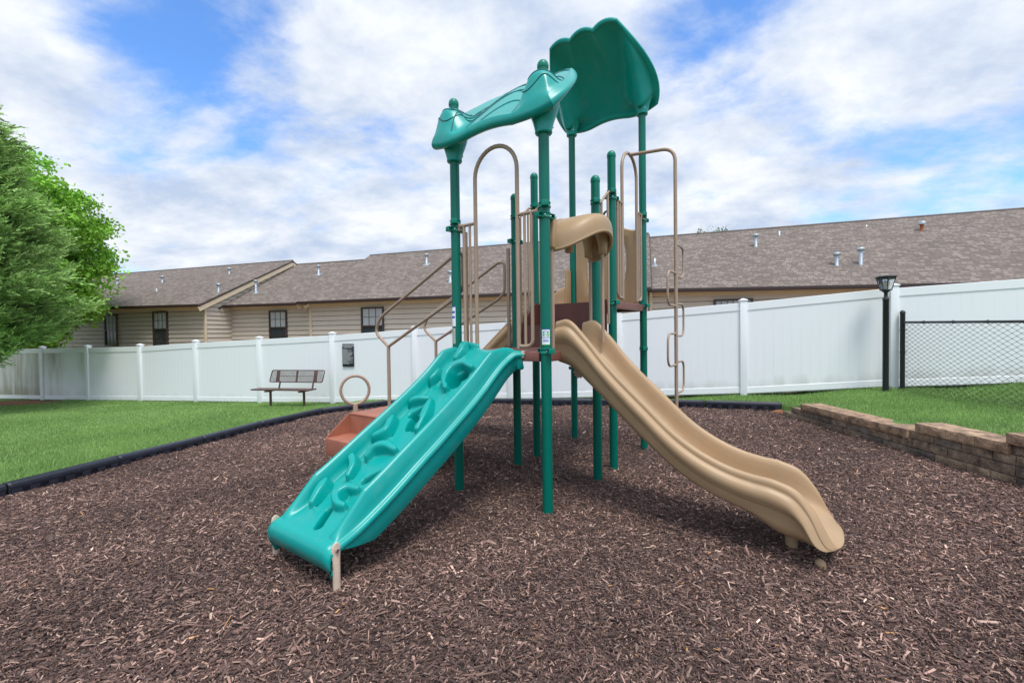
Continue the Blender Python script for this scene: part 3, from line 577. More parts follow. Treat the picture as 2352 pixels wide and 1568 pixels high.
# ---- roofs
def roof_pt(sgn_base, z0, z1, a, v):
    pass
def canopy(base_u, dirn, z0, z1, zc):      # base_u = post line, dirn = +1 when the high edge lies towards +u
    na, nb = 90, 130; A0, A1 = -.22, .74; c = S / 2
    def samp(n): t = np.linspace(0, PI, n); return .5 - .5 * np.cos(t) * (1 - .0)
    tt = samp(na); ss = samp(nb) * 2 - 1
    T, Q = np.meshgrid(tt, ss, indexing='ij')
    def surf(T, Q):
        tq = 2 * T - 1; kk_ = .62 - .42 * T; Qn = Q * np.sqrt(1 - .5 * kk_ * tq ** 2); T = (tq * np.sqrt(1 - .5 * kk_ * Q ** 2) + 1) / 2; Q = Qn
        lobes = np.abs(np.cos(1.5 * PI * (Q * .96 + 1) / 1.0 * 1.0 / 1.0 * .5 * 2 / 1.0 - 0)) if False else None
        w_ = (S / 2 + .33) * (1 - T) + (S / 2 - .045) * T + .05 * np.sin(PI * T)
        lob = np.abs(np.sin(1.5 * PI * (Q + 1))) ** .8                     # three scallops
        a1 = A1 - .01 + .02 * lob
        a0 = A0 + .05 * (1 + np.cos(PI * Q * 1.6)) * .5 * (np.abs(Q) < .62)
        a = a0 + (a1 - a0) * T; v = c + Q * w_
        z = z0 + (z1 - z0) * (T * 1.0 + .10 * np.sin(PI * T)) + T ** .6 * .085 * (lob - .5) * (1 - .45 * T ** 5) - .05 * np.abs(Q) ** 3 * (1 - T) + .035 * np.cos(PI * Q * 1.6) * (1 - T)
        return a, v, z
    a, v, z = surf(T, Q)
    e = np.maximum(np.abs(Q), np.abs(2 * T - 1)); th = np.where(T < .25, .052, .034) * np.sqrt(np.clip(1 - np.clip((e - .93) / .07, 0, 1) ** 2, 0, 1))
    th = .030 * np.sqrt(np.clip(1 - np.clip((e - .95) / .05, 0, 1) ** 2, 0, 1)) + .009 * np.clip(1 - T / .2, 0, 1) * np.sqrt(np.clip(1 - np.clip((e - .9) / .1, 0, 1) ** 2, 0, 1))
    up_ = np.zeros_like(z); dn = np.zeros_like(z); em = np.clip((.985 - e) / .16, 0, 1); em = em * em * (3 - 2 * em)
    th = th + .012 * np.exp(-((e - .93) / .03) ** 2)
    for vc in (0, S):
        r = np.hypot(a - .0, v - vc); zt_ = z0 + .37 - z
        k = np.clip(1 - (r - .07) / .17, 0, 1); k = k * k * (3 - 2 * k); up_ = np.maximum(up_, k * zt_ * em)
        tap = np.clip(1 - np.clip(a, 0, 9) / .62, 0, 1); dn = np.maximum(dn, np.exp(-(np.abs(v - vc) / (.05 + .075 * tap)) ** 2.2) * tap ** 1.1 * (.16 if dirn > 0 else .30) * em * np.clip((a + .10) / .10, 0, 1))
    nrm = 1 / math.hypot(A1 - A0, z1 - z0); nu_ = -(z1 - z0) * nrm; nz_ = (A1 - A0) * nrm
    top = np.stack([base_u + dirn * (a + nu_ * th), v, z + nz_ * th + up_], -1); bot = np.stack([base_u + dirn * (a - nu_ * (th + dn * .55)), v, z - nz_ * th - dn * .8], -1)
    m = M(); fl_ = dirn < 0
    m.grid(top.tolist(), True, flip=not fl_); m.grid(bot.tolist(), True, flip=fl_)
    # leaf vein grooves on the outer face: tubes with groove shade as dark colour
    def groove(pts):
        pts = np.array(pts, float); n = 40; d = np.r_[0, np.cumsum(np.hypot(*np.diff(pts, axis=0).T))]; f = np.linspace(0, d[-1], n)
        q = spl(d, pts[:, 0], f); t_ = spl(d, pts[:, 1], f); a_, v_, z_ = surf(t_, q); u2 = np.zeros(n)
        for vc in (0, S):
            r = np.hypot(a_, v_ - vc); k = np.clip(1 - (r - .07) / .17, 0, 1); k = k * k * (3 - 2 * k) * np.clip((.985 - np.maximum(np.abs(q), abs(2 * t_ - 1))) / .16, 0, 1) ** 2 * (3 - 2 * np.clip((.985 - np.maximum(np.abs(q), abs(2 * t_ - 1))) / .16, 0, 1)); u2 = np.maximum(u2, k * (z0 + .37 - z_))
        th_ = .030 + .009 * np.clip(1 - t_ / .2, 0, 1)
        m.tube([(base_u + dirn * (A + nu_ * (h + .0008)), V_, Z + nz_ * (h + .0008) + U_) for A, V_, Z, U_, h in zip(a_, v_, z_, u2, th_)], .0055, 6)
    m.cur = 1
    groove([(.88, .30), (.80, .42), (.70, .40), (.62, .24), (.5, .20), (.3, .25), (.1, .42), (-.2, .46), (-.42, .36), (-.52, .30), (-.6, .42), (-.72, .5), (-.84, .42), (-.92, .3)])
    for vq in (-.69, .69):
        groove([(vq + .34, .36), (vq + .24, .20), (vq + .14, .085), (vq, .06), (vq - .13, .09), (vq - .20, .18), (vq - .25, .24) if vq < 0 else (vq - .30, .30)])
        groove([(vq + .30, .40), (vq + .19, .23), (vq + .11, .125), (vq, .10), (vq - .11, .13), (vq - .17, .23), (vq - .22, .33)])
    groove([(.62, .12), (.45, .22), (.25, .45), (0, .62), (-.25, .66)]); groove([(.35, .10), (.2, .25), (0, .42), (-.25, .5), (-.45, .46)]); groove([(.1, .06), (-.05, .18), (-.25, .27), (-.42, .27)]); groove([(.3, .62), (.1, .8), (-.1, .86)])
    groove([(.55, .04), (.52, .2), (.3, .42), (.1, .62), (-.2, .72), (-.5, .66)])
    groove([(.4, .62), (.2, .70), (-.05, .74), (-.2, .9), (-.45, .93)]); groove([(.42, .34), (.3, .55), (.12, .60)])
    groove([(-.4, .03), (-.42, .18), (-.56, .3)]); groove([(-.62, .62), (-.75, .70), (-.9, .66)]); groove([(-.6, .8), (-.75, .84), (-.9, .82)])
    m.cur = 0
    o = m.build('roof', [TEAL, TEALD], ps)
    for vc in (0, S):
        h = zc; m = M(); m.lathe([(.049, h), (.070, h), (.076, h + .010), (.074, h + .03), (.092, h + .10), (.122, h + .18), (.135, h + .23 if dirn > 0 else h + .2)], (base_u, vc, 0), 28); m.build('roof_socket', TEAL, o)
        m = M(); a_ = PI * 1.2; m.tube([(base_u - dirn * .05 + dirn * 0.0, vc - .04, h + .07), (base_u + dirn * .085 * math.cos(.8), vc - .085 * math.sin(.8), h + .06)], .007, 8); m.build('bolt', STEEL, o)
canopy(0, 1, 3.41, 4.21, 3.31); canopy(2 * S + G, -1, 4.56, 5.37, 4.46)

# ---- slide
def slide(name, c_u, v0, dv, Ls, ridge, bed, low, mat_, width=1.0, hood=True):
    Lx = np.r_[np.linspace(Ls[0], Ls[-1] - .13, 100), Ls[-1] - .13 + .13 * np.sin(np.linspace(.06, 1, 26) * PI / 2)]; n = len(Lx); zr = spl(Ls, ridge, Lx); zb = spl(Ls, bed, Lx); zl = spl(Ls, low, Lx)
    rows = []
    # (x, f): height f in 0..1 between bed and ridge, negative: between bed and low edge
    half = [(.0, 0), (.10, 0), (.16, .004), (.19, .03), (.213, .12), (.226, .30), (.233, .55), (.238, .80), (.247, .93), (.262, .99), (.278, 1.0), (.292, .965), (.300, .90), (.300, .83), (.299, .79), (.306, .75), (.322, .72), (.336, .65), (.341, .55), (.337, .42), (.329, .36), (.322, .33), (.3235, .325), (.3215, .315), (.312, .27), (.305, .20), (.300, -.2), (.290, -.5), (.268, -.85), (.235, -1.0), (.16, -1.02), (0, -1.0)]
    for i in range(n):
        q = Lx[i] / Ls[-1]; flare = 1 + .13 * max(0, (q - .84) / .16) ** 2 + .0 * q
        en = min(1, (Ls[-1] - Lx[i]) / .12); en = math.sqrt(max(0, 1 - (1 - en) ** 2))
        ring = []
        for sgn in (1, -1):
            pts = half if sgn == 1 else half[::-1][1:-1]
            for x, f in pts:
                x = x * (1 - .14 * (1 - en) ** 2)
                z = zb[i] + f * (zr[i] - zb[i]) if f >= 0 else zb[i] + f * (zb[i] - zl[i])
                mid = (zb[i] * .5 + zl[i] * .5)
                z = mid + (z - mid) * (en * .97 + .03)
                ring.append((c_u + sgn * x * width * flare, v0 + dv * (Lx[i] - .16 * (x / .34) ** 3 * max(0, (q - .6) / .4) ** 2), z))
        rows.append(ring)
    m = M(); m.grid(rows, True, True, flip=(dv > 0)); k = len(rows[0]); m.add(rows[0], [tuple(range(k))]); m.add(rows[-1], [tuple(range(k))[::-1]])
    return m.build(name, mat_, ps)
slide('slide', S / 2, .03, -1, [0, .12, .28, .44, .80, 1.07, 1.30, 1.45, 1.60, 1.76, 1.93, 2.03, 2.12], [1.70, 1.715, 1.57, 1.38, 1.03, .79, .655, .60, .57, .55, .475, .35, .20],
      [1.43, 1.42, 1.30, 1.13, .785, .545, .41, .36, .325, .295, .25, .21, .165], [1.33, 1.29, 1.16, 1.02, .70, .49, .375, .325, .27, .18, .155, .135, .135], TAN)
m = M(); m.lathe([(.04, -.3), (.04, .15)], (S / 2 - .02, -1.78, 0), 18); m.build('slide_footing', TAN, ps)
m = M(); m.lathe([(.03, -.1), (.035, .02), (.03, .045), (.01, .06), (.001, .062)], (S / 2 - .20, -1.955, -.02), 16); m.build('footing_cap', TAN, ps)
slide('back_slide', S + G + S / 2, S - .03, 1, [0, .12, .28, .5, 1.0, 1.5, 2.0, 2.4, 2.7], [2.25, 2.2, 2.06, 1.9, 1.5, 1.08, .70, .52, .36], [1.95, 1.93, 1.80, 1.63, 1.24, .84, .47, .32, .26], [1.85, 1.83, 1.70, 1.53, 1.14, .74, .37, .22, .15], TAN, .82)
m = M(); m.lathe([(.035, -.3), (.035, .3)], (S + G + S / 2, S + 2.3, 0), 14); m.build('slide_footing', TAN, ps)

# ---- hood above the slide mouth
def hood():
    cu, z0 = S / 2 + .01, 2.40; m = M(); na, nb = 40, 26; top = []; bot = []
    for i in range(na + 1):
        a = PI * i / na; rt_, rb = [], []
        for j in range(nb + 1):
            q = j / nb * PI / 2
            def P(ru, rv, rz, drop):
                x = ru * math.cos(a) * math.sin(q) ; y = -rv * math.sin(a) ** .8 * math.sin(q); z = rz * max(0, math.cos(q)) ** .6
                z += -drop * (abs(math.cos(a)) ** 2) * math.sin(q) ** 3 + .13 * math.sin(a) ** 2 * math.sin(q) ** 2
                return (cu + x, .03 + y, z0 + z)
            rt_.append(P(.41, .39, .28, .06)); rb.append(P(.385, .362, .252, .06))
        top.append(rt_); bot.append(rb)
    m.grid(top, True, flip=True); m.grid(bot, True)
    rim = [[top[i][-1], tuple((np.array(top[i][-1]) + np.array(bot[i][-1])) / 2 + np.array((0, 0, -.014))), bot[i][-1]] for i in range(na + 1)]
    m.grid(rim, True); m.tube([Vector(r[1]) + Vector((0, 0, .008)) for r in rim], .0165, 10)
    bk = [[(cu + .41 * math.sin(t), .03, z0 + .28 * max(0, math.cos(t)) ** .6 - .06 * abs(math.sin(t)) ** 5), (cu + .385 * math.sin(t), .03, z0 + .252 * max(0, math.cos(t)) ** .6 - .06 * abs(math.sin(t)) ** 5)] for t in np.linspace(-PI / 2, PI / 2, 30)]
    m.grid(bk, True)
    # folded dimple with a raised lip on the shoulder
    o = m.build('slide_hood', TAN, ps)
    for du, dv_, zz_ in ((.19, -.22, 2.35), (-.20, -.06, 2.33), (.27, -.03, 2.35)):
        m = M(); m.lathe([(.030, zz_), (.040, zz_ + .005), (.043, zz_ + .08), (.055, zz_ + .14), (.072, zz_ + .19)], (cu + du, dv_, 0), 20); m.build('hood_socket', TAN, o)
    for a_, b_ in ((-.44, -.37), (.37, .44)):
        m = M(); m.box((cu + a_, -.035, 2.34), (cu + b_, .035, 2.64), .02); m.build('hood_bracket', TAN, o)
    pts = []
    for t in np.linspace(0, 1, 16):
        a = R(18 + 50 * t); q = R(50 + 14 * math.sin(PI * t)); x = .41 * math.cos(a) * math.sin(q); y = -.39 * math.sin(a) ** .8 * math.sin(q); pts.append((cu + x, .03 + y, z0 + .28 * math.cos(q) ** .6 - .06 * math.cos(a) ** 2 * math.sin(q) ** 3 + .13 * math.sin(a) ** 2 * math.sin(q) ** 2))
    m = M(); m.tube(pts, [.004 + .020 * math.sin(PI * i / 15) for i in range(16)], 10); m.build('hood_lip', TAN, o)
hood()
for du, dv_, zl, zh in ((-.40, -.0, 1.46, 2.40), (.19 , -.22, 1.5, 2.38), (-.26 + .6, -.02, 1.5, 2.4)):
    m = M(); m.tube([(S / 2 + du, dv_, zl), (S / 2 + du, dv_, zh)], .0185 if du < 0 else .016, 12); m.build('hood_bar', TANP, ps)
# ---- back panel with oval windows on the upper deck
def panel():
    u = 2 * S + G; m = M(); W0, W1, Z0, Z1 = .07, S - .07, D2 + .02, 3.05; ov = [(.30, 2.55, .085, .33), (.74, 2.55, .085, .33)]
    nv = 60; nz = 90; vsx = np.linspace(W0, W1, nv); zsx = np.linspace(Z0, Z1, nz)
    def topz(v): return Z1 - .10 * ((v - S / 2) / (S / 2)) ** 2 + .05 * math.cos((v - S / 2) * 9)
    for off, fl_ in ((-.02, False), (.02, True)):
        for k in range(2):                         # each half: ring from oval to rectangle
            cv, cz, rv, rz = ov[k]; a0, a1 = (W0, S / 2) if k == 0 else (S / 2, W1); rows = []
            for j in range(49):
                t = 2 * PI * j / 48; c_, s_ = math.cos(t), math.sin(t)
                tx = ((a1 - cv) if c_ > 0 else (a0 - cv)) / c_ if abs(c_) > 1e-6 else 1e9; tz = ((Z1 - cz) if s_ > 0 else (Z0 - cz)) / s_ if abs(s_) > 1e-6 else 1e9
                tr = min(abs(tx), abs(tz)); vo, zo = cv + c_ * tr, cz + s_ * tr; vo = min(max(vo, a0), a1)
                if zo > Z1 - .02: zo = topz(vo)
                rows.append([(u + off * (1 if q else .4), cv + rv * c_ + (vo - cv - rv * c_) * q, cz + rz * s_ + (zo - cz - rz * s_) * q) for q in (0, .08, .5, 1)])
            m.grid(rows, True, flip=fl_)
    for cv, cz, rv, rz in ov:
        m.tube([(u, cv + rv * math.cos(t), cz + rz * math.sin(t)) for t in np.linspace(0, 2 * PI, 40)[:-1]], .016, 8, closed=True)
    m.tube([(u, W0, Z0)] + [(u, v, topz(v)) for v in np.linspace(W0, W1, 20)] + [(u, W1, Z0)], .021, 8)
    return m.build('oval_window_panel', TAN, ps)
panel()
m = M(); wc = Vector((S + G + .10, .12, 2.88)); m.tube([wc + Vector((.0, .0, 0)) + Vector((.10 * math.cos(t), .09 * math.cos(t), .125 * math.sin(t))) for t in np.linspace(0, 2 * PI, 30)[:-1]], .013, 8, closed=True); sw = m.build('steering_wheel', BLACKP, ps)
m = M(); m.sphere(wc, .05, n=14); m.tube([wc, wc + Vector((.02, -.10, 0))], .02, 10); m.build('wheel_hub', TAN, sw)
# inner panel next to the back slide
m = M(); m.box((S + G + .06, S - .0, D2 + .02), (S + G + .20, S + .03, 2.30), .012); m.build('slide_side_panel', TAN, ps)
m = M(); m.box((2 * S + G - .2, S - .0, D2 + .02), (2 * S + G - .06, S + .03, 2.5), .012); m.build('slide_side_panel', TAN, ps)
m = M(); m.tube(fil([(S + G + .05, S + .015, 3.2), (S + G + .16, S + .015, 3.2), (S + G + .16, S + .015, 1.99)], .05), .015, 10); m.build('grab_bar', TANP, ps)
# small sprocket toy on the rear post below the upper deck
u6, v6 = PP['P6'][:2]; m = M()
for k in range(10):
    a = 2 * PI * k / 10; m.sphere((u6 - .09 - .035 * math.cos(a) * .6, v6 - .13 + .06 * math.cos(a), 1.02 + .065 * math.sin(a)), .022, n=10)
m.tube([(u6 - .09 + .02, v6 - .13, 1.02), (u6 - .11, v6 - .13, 1.02)], .05, 16); m.tube([(u6, v6, 1.07), (u6 - .09, v6 - .13, 1.02)], .02, 8); m.build('spinner_wheel', TANP, ps)

# ---- climbing ramp
def ramp():
    cv = .655; Ltot = 1.80
    def zline(s):                                  # s = 0 top .. 1 bottom
        return float(spl([0, .03, .08, .26, .49, .62, .82, .92, 1.0], [1.435, 1.428, 1.375, 1.13, .865, .727, .515, .425, .375], s))
    import numpy as _n
    def pl(px, py):                                # picture point of a hold -> (along, across) on the ramp plane
        d = ray(px, py); U = Vector((math.cos(TH), math.sin(TH), 0)); V = Vector((-math.sin(TH), math.cos(TH), 0)); o0 = Vector((0, 0, CAMH)) - Vector((.2958, 3.8292, 0))
        best = None
        for s in _n.linspace(0, 1, 1500):
            z = zline(s); t = (z - CAMH) / d.z; P = o0 + d * t; uu = P.dot(U); e = abs(-(uu + .03) / Ltot - s)
            if best is None or e < best[0]: best = (e, s, P.dot(V))
        s, vv = best[1], best[2]
        return s, vv - cv - .03 * s
    Z3 = lambda x, y: (588 + .3 * x, 725.2 + .3 * y)
    Z4 = lambda x, y: (588 + .3 * x, 980 + .3 * y)
    ridges = [([Z3(1545, 350), Z3(1600, 300), Z3(1690, 262), Z3(1770, 262)], .030, .055), ([Z3(1375, 425), Z3(1415, 465), Z3(1380, 515), Z3(1310, 555), Z3(1215, 555)], .026, .06),
              ([Z3(1470, 585), Z3(1480, 505), Z3(1530, 440), Z3(1600, 405), Z3(1670, 425)], .028, .065), ([Z3(1160, 715), Z3(1250, 685), Z3(1340, 665)], .022, .055), ([Z3(1355, 680), Z3(1320, 790), Z3(1250, 900)], .026, .055),
              ([Z3(1050, 745), Z3(1065, 850), Z3(1010, 935), Z3(940, 965), Z3(895, 920)], .025, .06), ([Z3(870, 1110), Z3(930, 1065), Z3(1020, 1042), Z3(1085, 1060)], .026, .06),
              ([Z3(720, 1075), Z3(765, 1130), Z3(775, 1190), Z3(730, 1260)], .024, .058), ([Z3(550, 1265), Z3(555, 1340), Z3(510, 1400), Z3(450, 1470)], .026, .058),
              ([Z4(800, 515), Z4(720, 520), Z4(655, 570), Z4(655, 635), Z4(695, 645)], .024, .058)]
    holes = [([Z3(1525, 530), Z3(1545, 490), Z3(1590, 465)], .040), ([Z3(1190, 850), Z3(1215, 800), Z3(1235, 855)], .040), ([Z3(840, 1265), Z3(915, 1225), Z3(1000, 1185)], .026), ([Z4(560, 650), Z4(510, 720), Z4(480, 765)], .024),
             ([Z4(350, 615), Z4(375, 590), Z4(425, 565)], .026), ([Z3(1365, 470), Z3(1335, 500), Z3(1300, 515)], .020), ([Z3(1000, 915), Z3(1015, 880), Z3(1030, 840)], .020), ([Z3(1200, 760), Z3(1230, 745), Z3(1270, 725)], .03), ([Z3(1560, 590), Z3(1600, 540)], .018)]
    def dens(pp, n=64):
        a = _n.array([pl(*p) for p in pp]); a[:, 0] *= Ltot * 1.17; d = _n.r_[0, _n.cumsum(_n.hypot(*_n.diff(a, axis=0).T))]; f = _n.linspace(0, d[-1], n)
        if len(a) == 2: return _n.c_[_n.interp(f, d, a[:, 0]), _n.interp(f, d, a[:, 1])]
        return _n.c_[spl(d, a[:, 0], f), spl(d, a[:, 1], f)]
    RG = [(dens(p), w_, h) for p, w_, h in ridges]; HO = [(dens(p), w_) for p, w_ in holes]
    ns = 330; nb = 150; sv = _n.linspace(0, 1, ns); bx = _n.linspace(-.228, .228, nb)
    SS, BX = _n.meshgrid(sv, bx, indexing='ij'); LL = SS * Ltot * 1.17; H = _n.zeros_like(LL)
    for pts, w_, h in RG:
        d = _n.full(LL.shape, 9.); ti = _n.zeros(LL.shape)
        for k, (a, b) in enumerate(pts):
            e = _n.hypot(LL - a, BX - b); c = e < d; d = _n.where(c, e, d); ti = _n.where(c, k / (len(pts) - 1), ti)
        ww = w_ * 1.35 * (.7 + .5 * _n.sin(PI * ti)); k = _n.clip(1 - (d - ww * .42) / (ww * .62), 0, 1); k = k * k * (3 - 2 * k); H = _n.maximum(H - .042 * _n.exp(-((d - ww * 1.3) / .022) ** 2) * (H < .02), 1.45 * h * k * (.75 + .35 * _n.sin(PI * ti)))
        kk = _n.clip(1 - d / (w_ * 3.6), 0, 1); H = _n.maximum(H, .010 * kk * kk * (3 - 2 * kk))
    for pts, w_ in HO:
        d = _n.full(LL.shape, 9.)
        for a, b in pts: d = _n.minimum(d, _n.hypot(LL - a, BX - b))
        k = _n.clip(1 - (d - w_ * 1.0) / (w_ * .55), 0, 1); k = k * k * (3 - 2 * k); H = H * (1 - k) - .13 * k
    H *= _n.clip((.228 - abs(BX)) / .015, 0, 1)
    rows = []
    for i, s in enumerate(sv):
        u = -.03 - s * Ltot; z = zline(s); e = .004; dz = (zline(min(1, s + e)) - zline(max(0, s - e))) / ((min(1, s + e) - max(0, s - e)) * Ltot); n_ = Vector((dz, 0, 1)).normalized()
        n_ = Vector((-abs(dz), 0, 1)).normalized()
        wh = .128 * min(1, max(0, (s - .015) / .10)) ** .7 * min(1, max(0, (.99 - s) / .16)) ** .75; fw = 1 + .28 * math.exp(-s / .05); 
        fr = min(1, max(0.0, (s) / .06)); sk = (.10 + .03 * math.sin(PI * s)) * min(1, max(0, (.985 - s) / .10))
        side = [(.237, .004), (.25, .09), (.262, wh * .82), (.272, wh), (.284, wh), (.294, wh * .86), (.308, wh * .3), (.314, .0), (.320, -.010), (.338, -.014), (.348, -.020), (.350, -.034), (.343, -.048), (.330, -.054), (.326, -.07), (.334, -.05 - sk), (.322, -.06 - sk)]
        side = [(x, y if k > 1 else (y if k == 0 else wh * .45)) for k, (x, y) in enumerate(side)]
        cr_s = [(-x, y) for x, y in side[::-1]] + [(b, h) for b, h in zip(bx, H[i])] + side
        rows.append([(u + n_.x * y, cv + .03 * s + x * fw, z + n_.z * y) for x, y in cr_s])
    # rolled lip at the foot
    last = rows[-1]; 
    for q in (.25, .5, .75, 1):
        a = q * PI / 2 * 1.15; rows.append([(p[0] - .055 * math.sin(a), p[1], p[2] - .055 * (1 - math.cos(a)) - (.02 * max(0, q - .5))) for p in last])
    rows.append([(p[0] + .012, p[1], p[2] - .05) for p in rows[-1]]); rows.append([(p[0] + .05, p[1], p[2]) for p in rows[-1]])
    m = M(); m.grid(rows, True, flip=True)
    o = m.build('climbing_ramp', TEAL, ps); sm = o.modifiers.new('solid', 'SOLIDIFY'); sm.thickness = .007; sm.offset = -1
    for sg_ in (-1, 1):
        vb = cv + .028 + sg_ * .350; ub = -.03 - Ltot + .01; m = M()
        m.obox((ub - .02, vb, .31), ((1, 0, 0), (0, 1, 0), (0, 0, 1)), .034, .005, .05, .004)
        m.lathe([(.034, 0), (.034, .001)], (0, 0, -50), 4)
        m.v = m.v[:-8 - 0] if False else m.v
        m = M(); R_ = []
        for z, a, b in ((.395, .010, .006), (.385, .024, .007), (.36, .029, .007), (.325, .028, .007), (.29, .025, .011), (.25, .023, .018), (.1, .022, .019), (-.2, .022, .019)):
            R_.append([(ub - .01 + a * math.cos(t), vb + b * math.sin(t), z) for t in _n.linspace(0, 2 * PI, 17)[:-1]])
        m.grid(R_, True, True, flip=False); m.add(R_[0], [tuple(range(16))]); lg = m.build('leg', TANL, o)
        m = M(); m.tube([(ub - .01, vb + sg_ * .004, .352), (ub - .01, vb + sg_ * .018, .352)], .011, 10); m.build('bolt', STEEL, lg)
        m = M(); m.box((-.045, cv + sg_ * .43 - .012, D1 - .055), (.02, cv + sg_ * .43 + .012, D1 + .01), .006); m.tube([(-.03, cv + sg_ * .43 - .02, D1 - .02), (-.03, cv + sg_ * .43 + .02, D1 - .02)], .009, 10); m.build('mounting_bracket', TANL, o)
ramp()

# ---- stairs, landing, transfer step, rails
def tread_box(u0, u1, v0, v1, ztop, h, name, mt=BROWN):
    m = M(); m.box((u0, v0, ztop - .018), (u1, v1, ztop), .005); m.box((u0, v0 + .002, ztop - h), (u0 + .012, v1 - .002, ztop - .01)); m.box((u1 - .012, v0 + .002, ztop - h), (u1, v1 - .002, ztop - .01)); m.box((u0, v0 - 0, ztop - h), (u1, v0 + .012, ztop - .01)); m.box((u0, v1 - .012, ztop - h), (u1, v1, ztop - .01))
    return m.build(name, mt, ps)
LZ = .635
def transfer():
    vA, vB = S + .80, S + 1.80; uA, uB, uC = -.35, -.03, S + .06; z1 = .385
    m = M(); m.box((uA, vA, z1 - .018), (uB + .01, vB, z1), .004); m.box((uA - .003, vA, z1 - .20), (uA + .012, vB, z1 - .004), .003)
    m.box((uB, vA, z1 - .05), (uB + .014, vB, LZ - .01)); m.box((uB - .004, vA - .0, LZ - .018), (uC, vB, LZ), .004)
    m.box((uB + .014, vB - .012, LZ - .16), (uC, vB, LZ - .018)); m.box((uC - .012, vA, LZ - .16), (uC, vB - .012, LZ - .018)); m.box((uB + .014, vA, LZ - .16), (uC - .012, vA + .012, LZ - .018))
    for v in (vB - .0, vA - .012):
        pr = [(uA, z1 - .20), (uB + .1, z1 - .20), (uB + .25, LZ - .14), (uB + .12, LZ - .02), (uB, LZ - .005), (uA, z1)]
        n_ = len(pr); m.add([(a, v, b) for a, b in pr] + [(a, v + .012, b) for a, b in pr], [tuple(range(n_)), tuple(range(n_, 2 * n_))[::-1]] + [(i, n_ + i, n_ + (i + 1) % n_, (i + 1) % n_) for i in range(n_)])
    o = m.build('transfer_step', BROWN, ps)
    for (u, v) in ((uA + .04, vB - .05), (uA + .04, vA + .06), (uC - .06, vB - .06), (uC - .06, vA + .1), (.1, vB - .06)):
        m = M(); m.lathe([(.022, -.3), (.022, (z1 if u < uB else LZ) - .03)], (u, v, 0), 14); m.build('leg', TANL, o)
    return vB
vB = transfer()
m = M(); m.lathe([(.030, LZ - .08), (.030, LZ + .085), (.027, LZ + .10)], (.055, vB - .005, 0), 16); rh = m.build('transfer_ring', TANP, ps)
rd = Vector((math.cos(-.55), math.sin(-.55), 0)); m = M(); rc = Vector((.055, vB - .005, LZ + .275)); m.tube([rc + rd * .168 * math.cos(t) + Vector((0, 0, .178 * math.sin(t))) for t in np.linspace(0, 2 * PI, 49)[:-1]], .0185, 12, closed=True); m.build('ring', TANP, rh)
m = M(); n_st = 4
for k in range(1, n_st):
    z = LZ + (D1 - LZ) * k / n_st; v1 = S + .03 + (n_st - k) * .265
    m.box((.08, v1 - .28, z - .018), (S - .08, v1, z), .004); m.box((.08, v1 - .012, z - (D1 - LZ) / n_st), (S - .08, v1 - .002, z - .018))
m.box((.08, S + .022, D1 - .2), (S - .08, S + .034, D1 - .02))
for u in (.068, S - .08): 
    pr = [(S + .03, D1 - .25), (S + .03, D1 + .02), (S + .30, D1 - .12), (S + 1.10, LZ + .05), (S + 1.10, LZ - .1), (S + .9, LZ - .1)]; n_ = len(pr)
    m.add([(u, a, b) for a, b in pr] + [(u + .012, a, b) for a, b in pr], [tuple(range(n_))[::-1], tuple(range(n_, 2 * n_))] + [(i, (i + 1) % n_, n_ + (i + 1) % n_, n_ + i) for i in range(n_)])
m.build('stair_flight', BROWND, ps)
def hrail(u, dL, dz):
    q = lambda l, z: (u, S + l + dL, z + dz)
    m = M(); base = q(1.16, 1.46)
    m.tube([(u, base[1], LZ - .05), base], .0205, 12)
    loop = fil([base, q(1.40, 1.63), q(1.31, 1.80), q(.06, 2.425), q(-.025, 2.41), q(-.025, 2.06), q(.07, 1.975)], .10, 7)
    m.tube(loop + [base], .0175, 12); m.sphere(base, .021, n=12)
    o = m.build('handrail', TANP, ps)
    m = M(); m.box((u - .012, S - .085 + dL * .9 , D1 - .02), (u + .012, S - .045 + dL * .9, 2.62), .004); m.build('mounting_bar', TANP, o)
hrail(.075, 0, 0); hrail(S - .02, .175, .04)
# ---- age and warning stickers
def sticker(u, v, ang, zc, hw, hh, name, parts):
    r = .0478; m = M()
    for (a0, a1, z0, z1, mi, dr) in parts:
        m.cur = mi; n_ = 8; P = []
        for z in (z0, z1): P.append([(u + (r + dr) * math.cos(ang + (a0 + (a1 - a0) * i / n_) * hw / r), v + (r + dr) * math.sin(ang + (a0 + (a1 - a0) * i / n_) * hw / r), zc + z * hh) for i in range(n_ + 1)])
        m.grid(P, False)
    return m.build(name, [STW, LBLUE, LGRN, STG], POSTOBJ[parts_owner])
def seen(u, v):                                     # local direction from a post towards the camera
    d = Vector((-.2958, -3.8292, 0)); d.rotate(Matrix.Rotation(-TH, 3, 'Z')); d -= Vector((u, v, 0)); return math.atan2(d.y, d.x)
parts_owner = 'P1'; a1 = seen(0, 0)
sticker(0, 0, a1, 1.562, .037, .068, 'age_sticker', [(-1, 1, -1, 1, 0, .0005), (-1, 1, .93, 1, 1, .001), (-1, 1, -.12, -.05, 1, .001), (-1, 1, -1, -.93, 2, .001), (-.7, .7, -.6, -.5, 1, .001), (-.7, .6, -.42, -.33, 1, .001), (-.6, .7, .66, .74, 1, .001)])
rv = TH
def wrapped_text(body, size, mt, post, ang, z, shift):
    u, v = PP[post][:2]; a = ang + shift / .0478; o = text(body, size, mt, POSTOBJ[post], (u + .0502 * math.cos(a), v + .0502 * math.sin(a), z), (PI / 2, 0, a + PI / 2), bold=.0012, ext=.0006); return o
wrapped_text('2', .046, STG, 'P1', a1, 1.588, -.020); wrapped_text('-', .04, STG, 'P1', a1, 1.588, 0.0); wrapped_text('5', .052, LGRN, 'P1', a1, 1.585, .018)
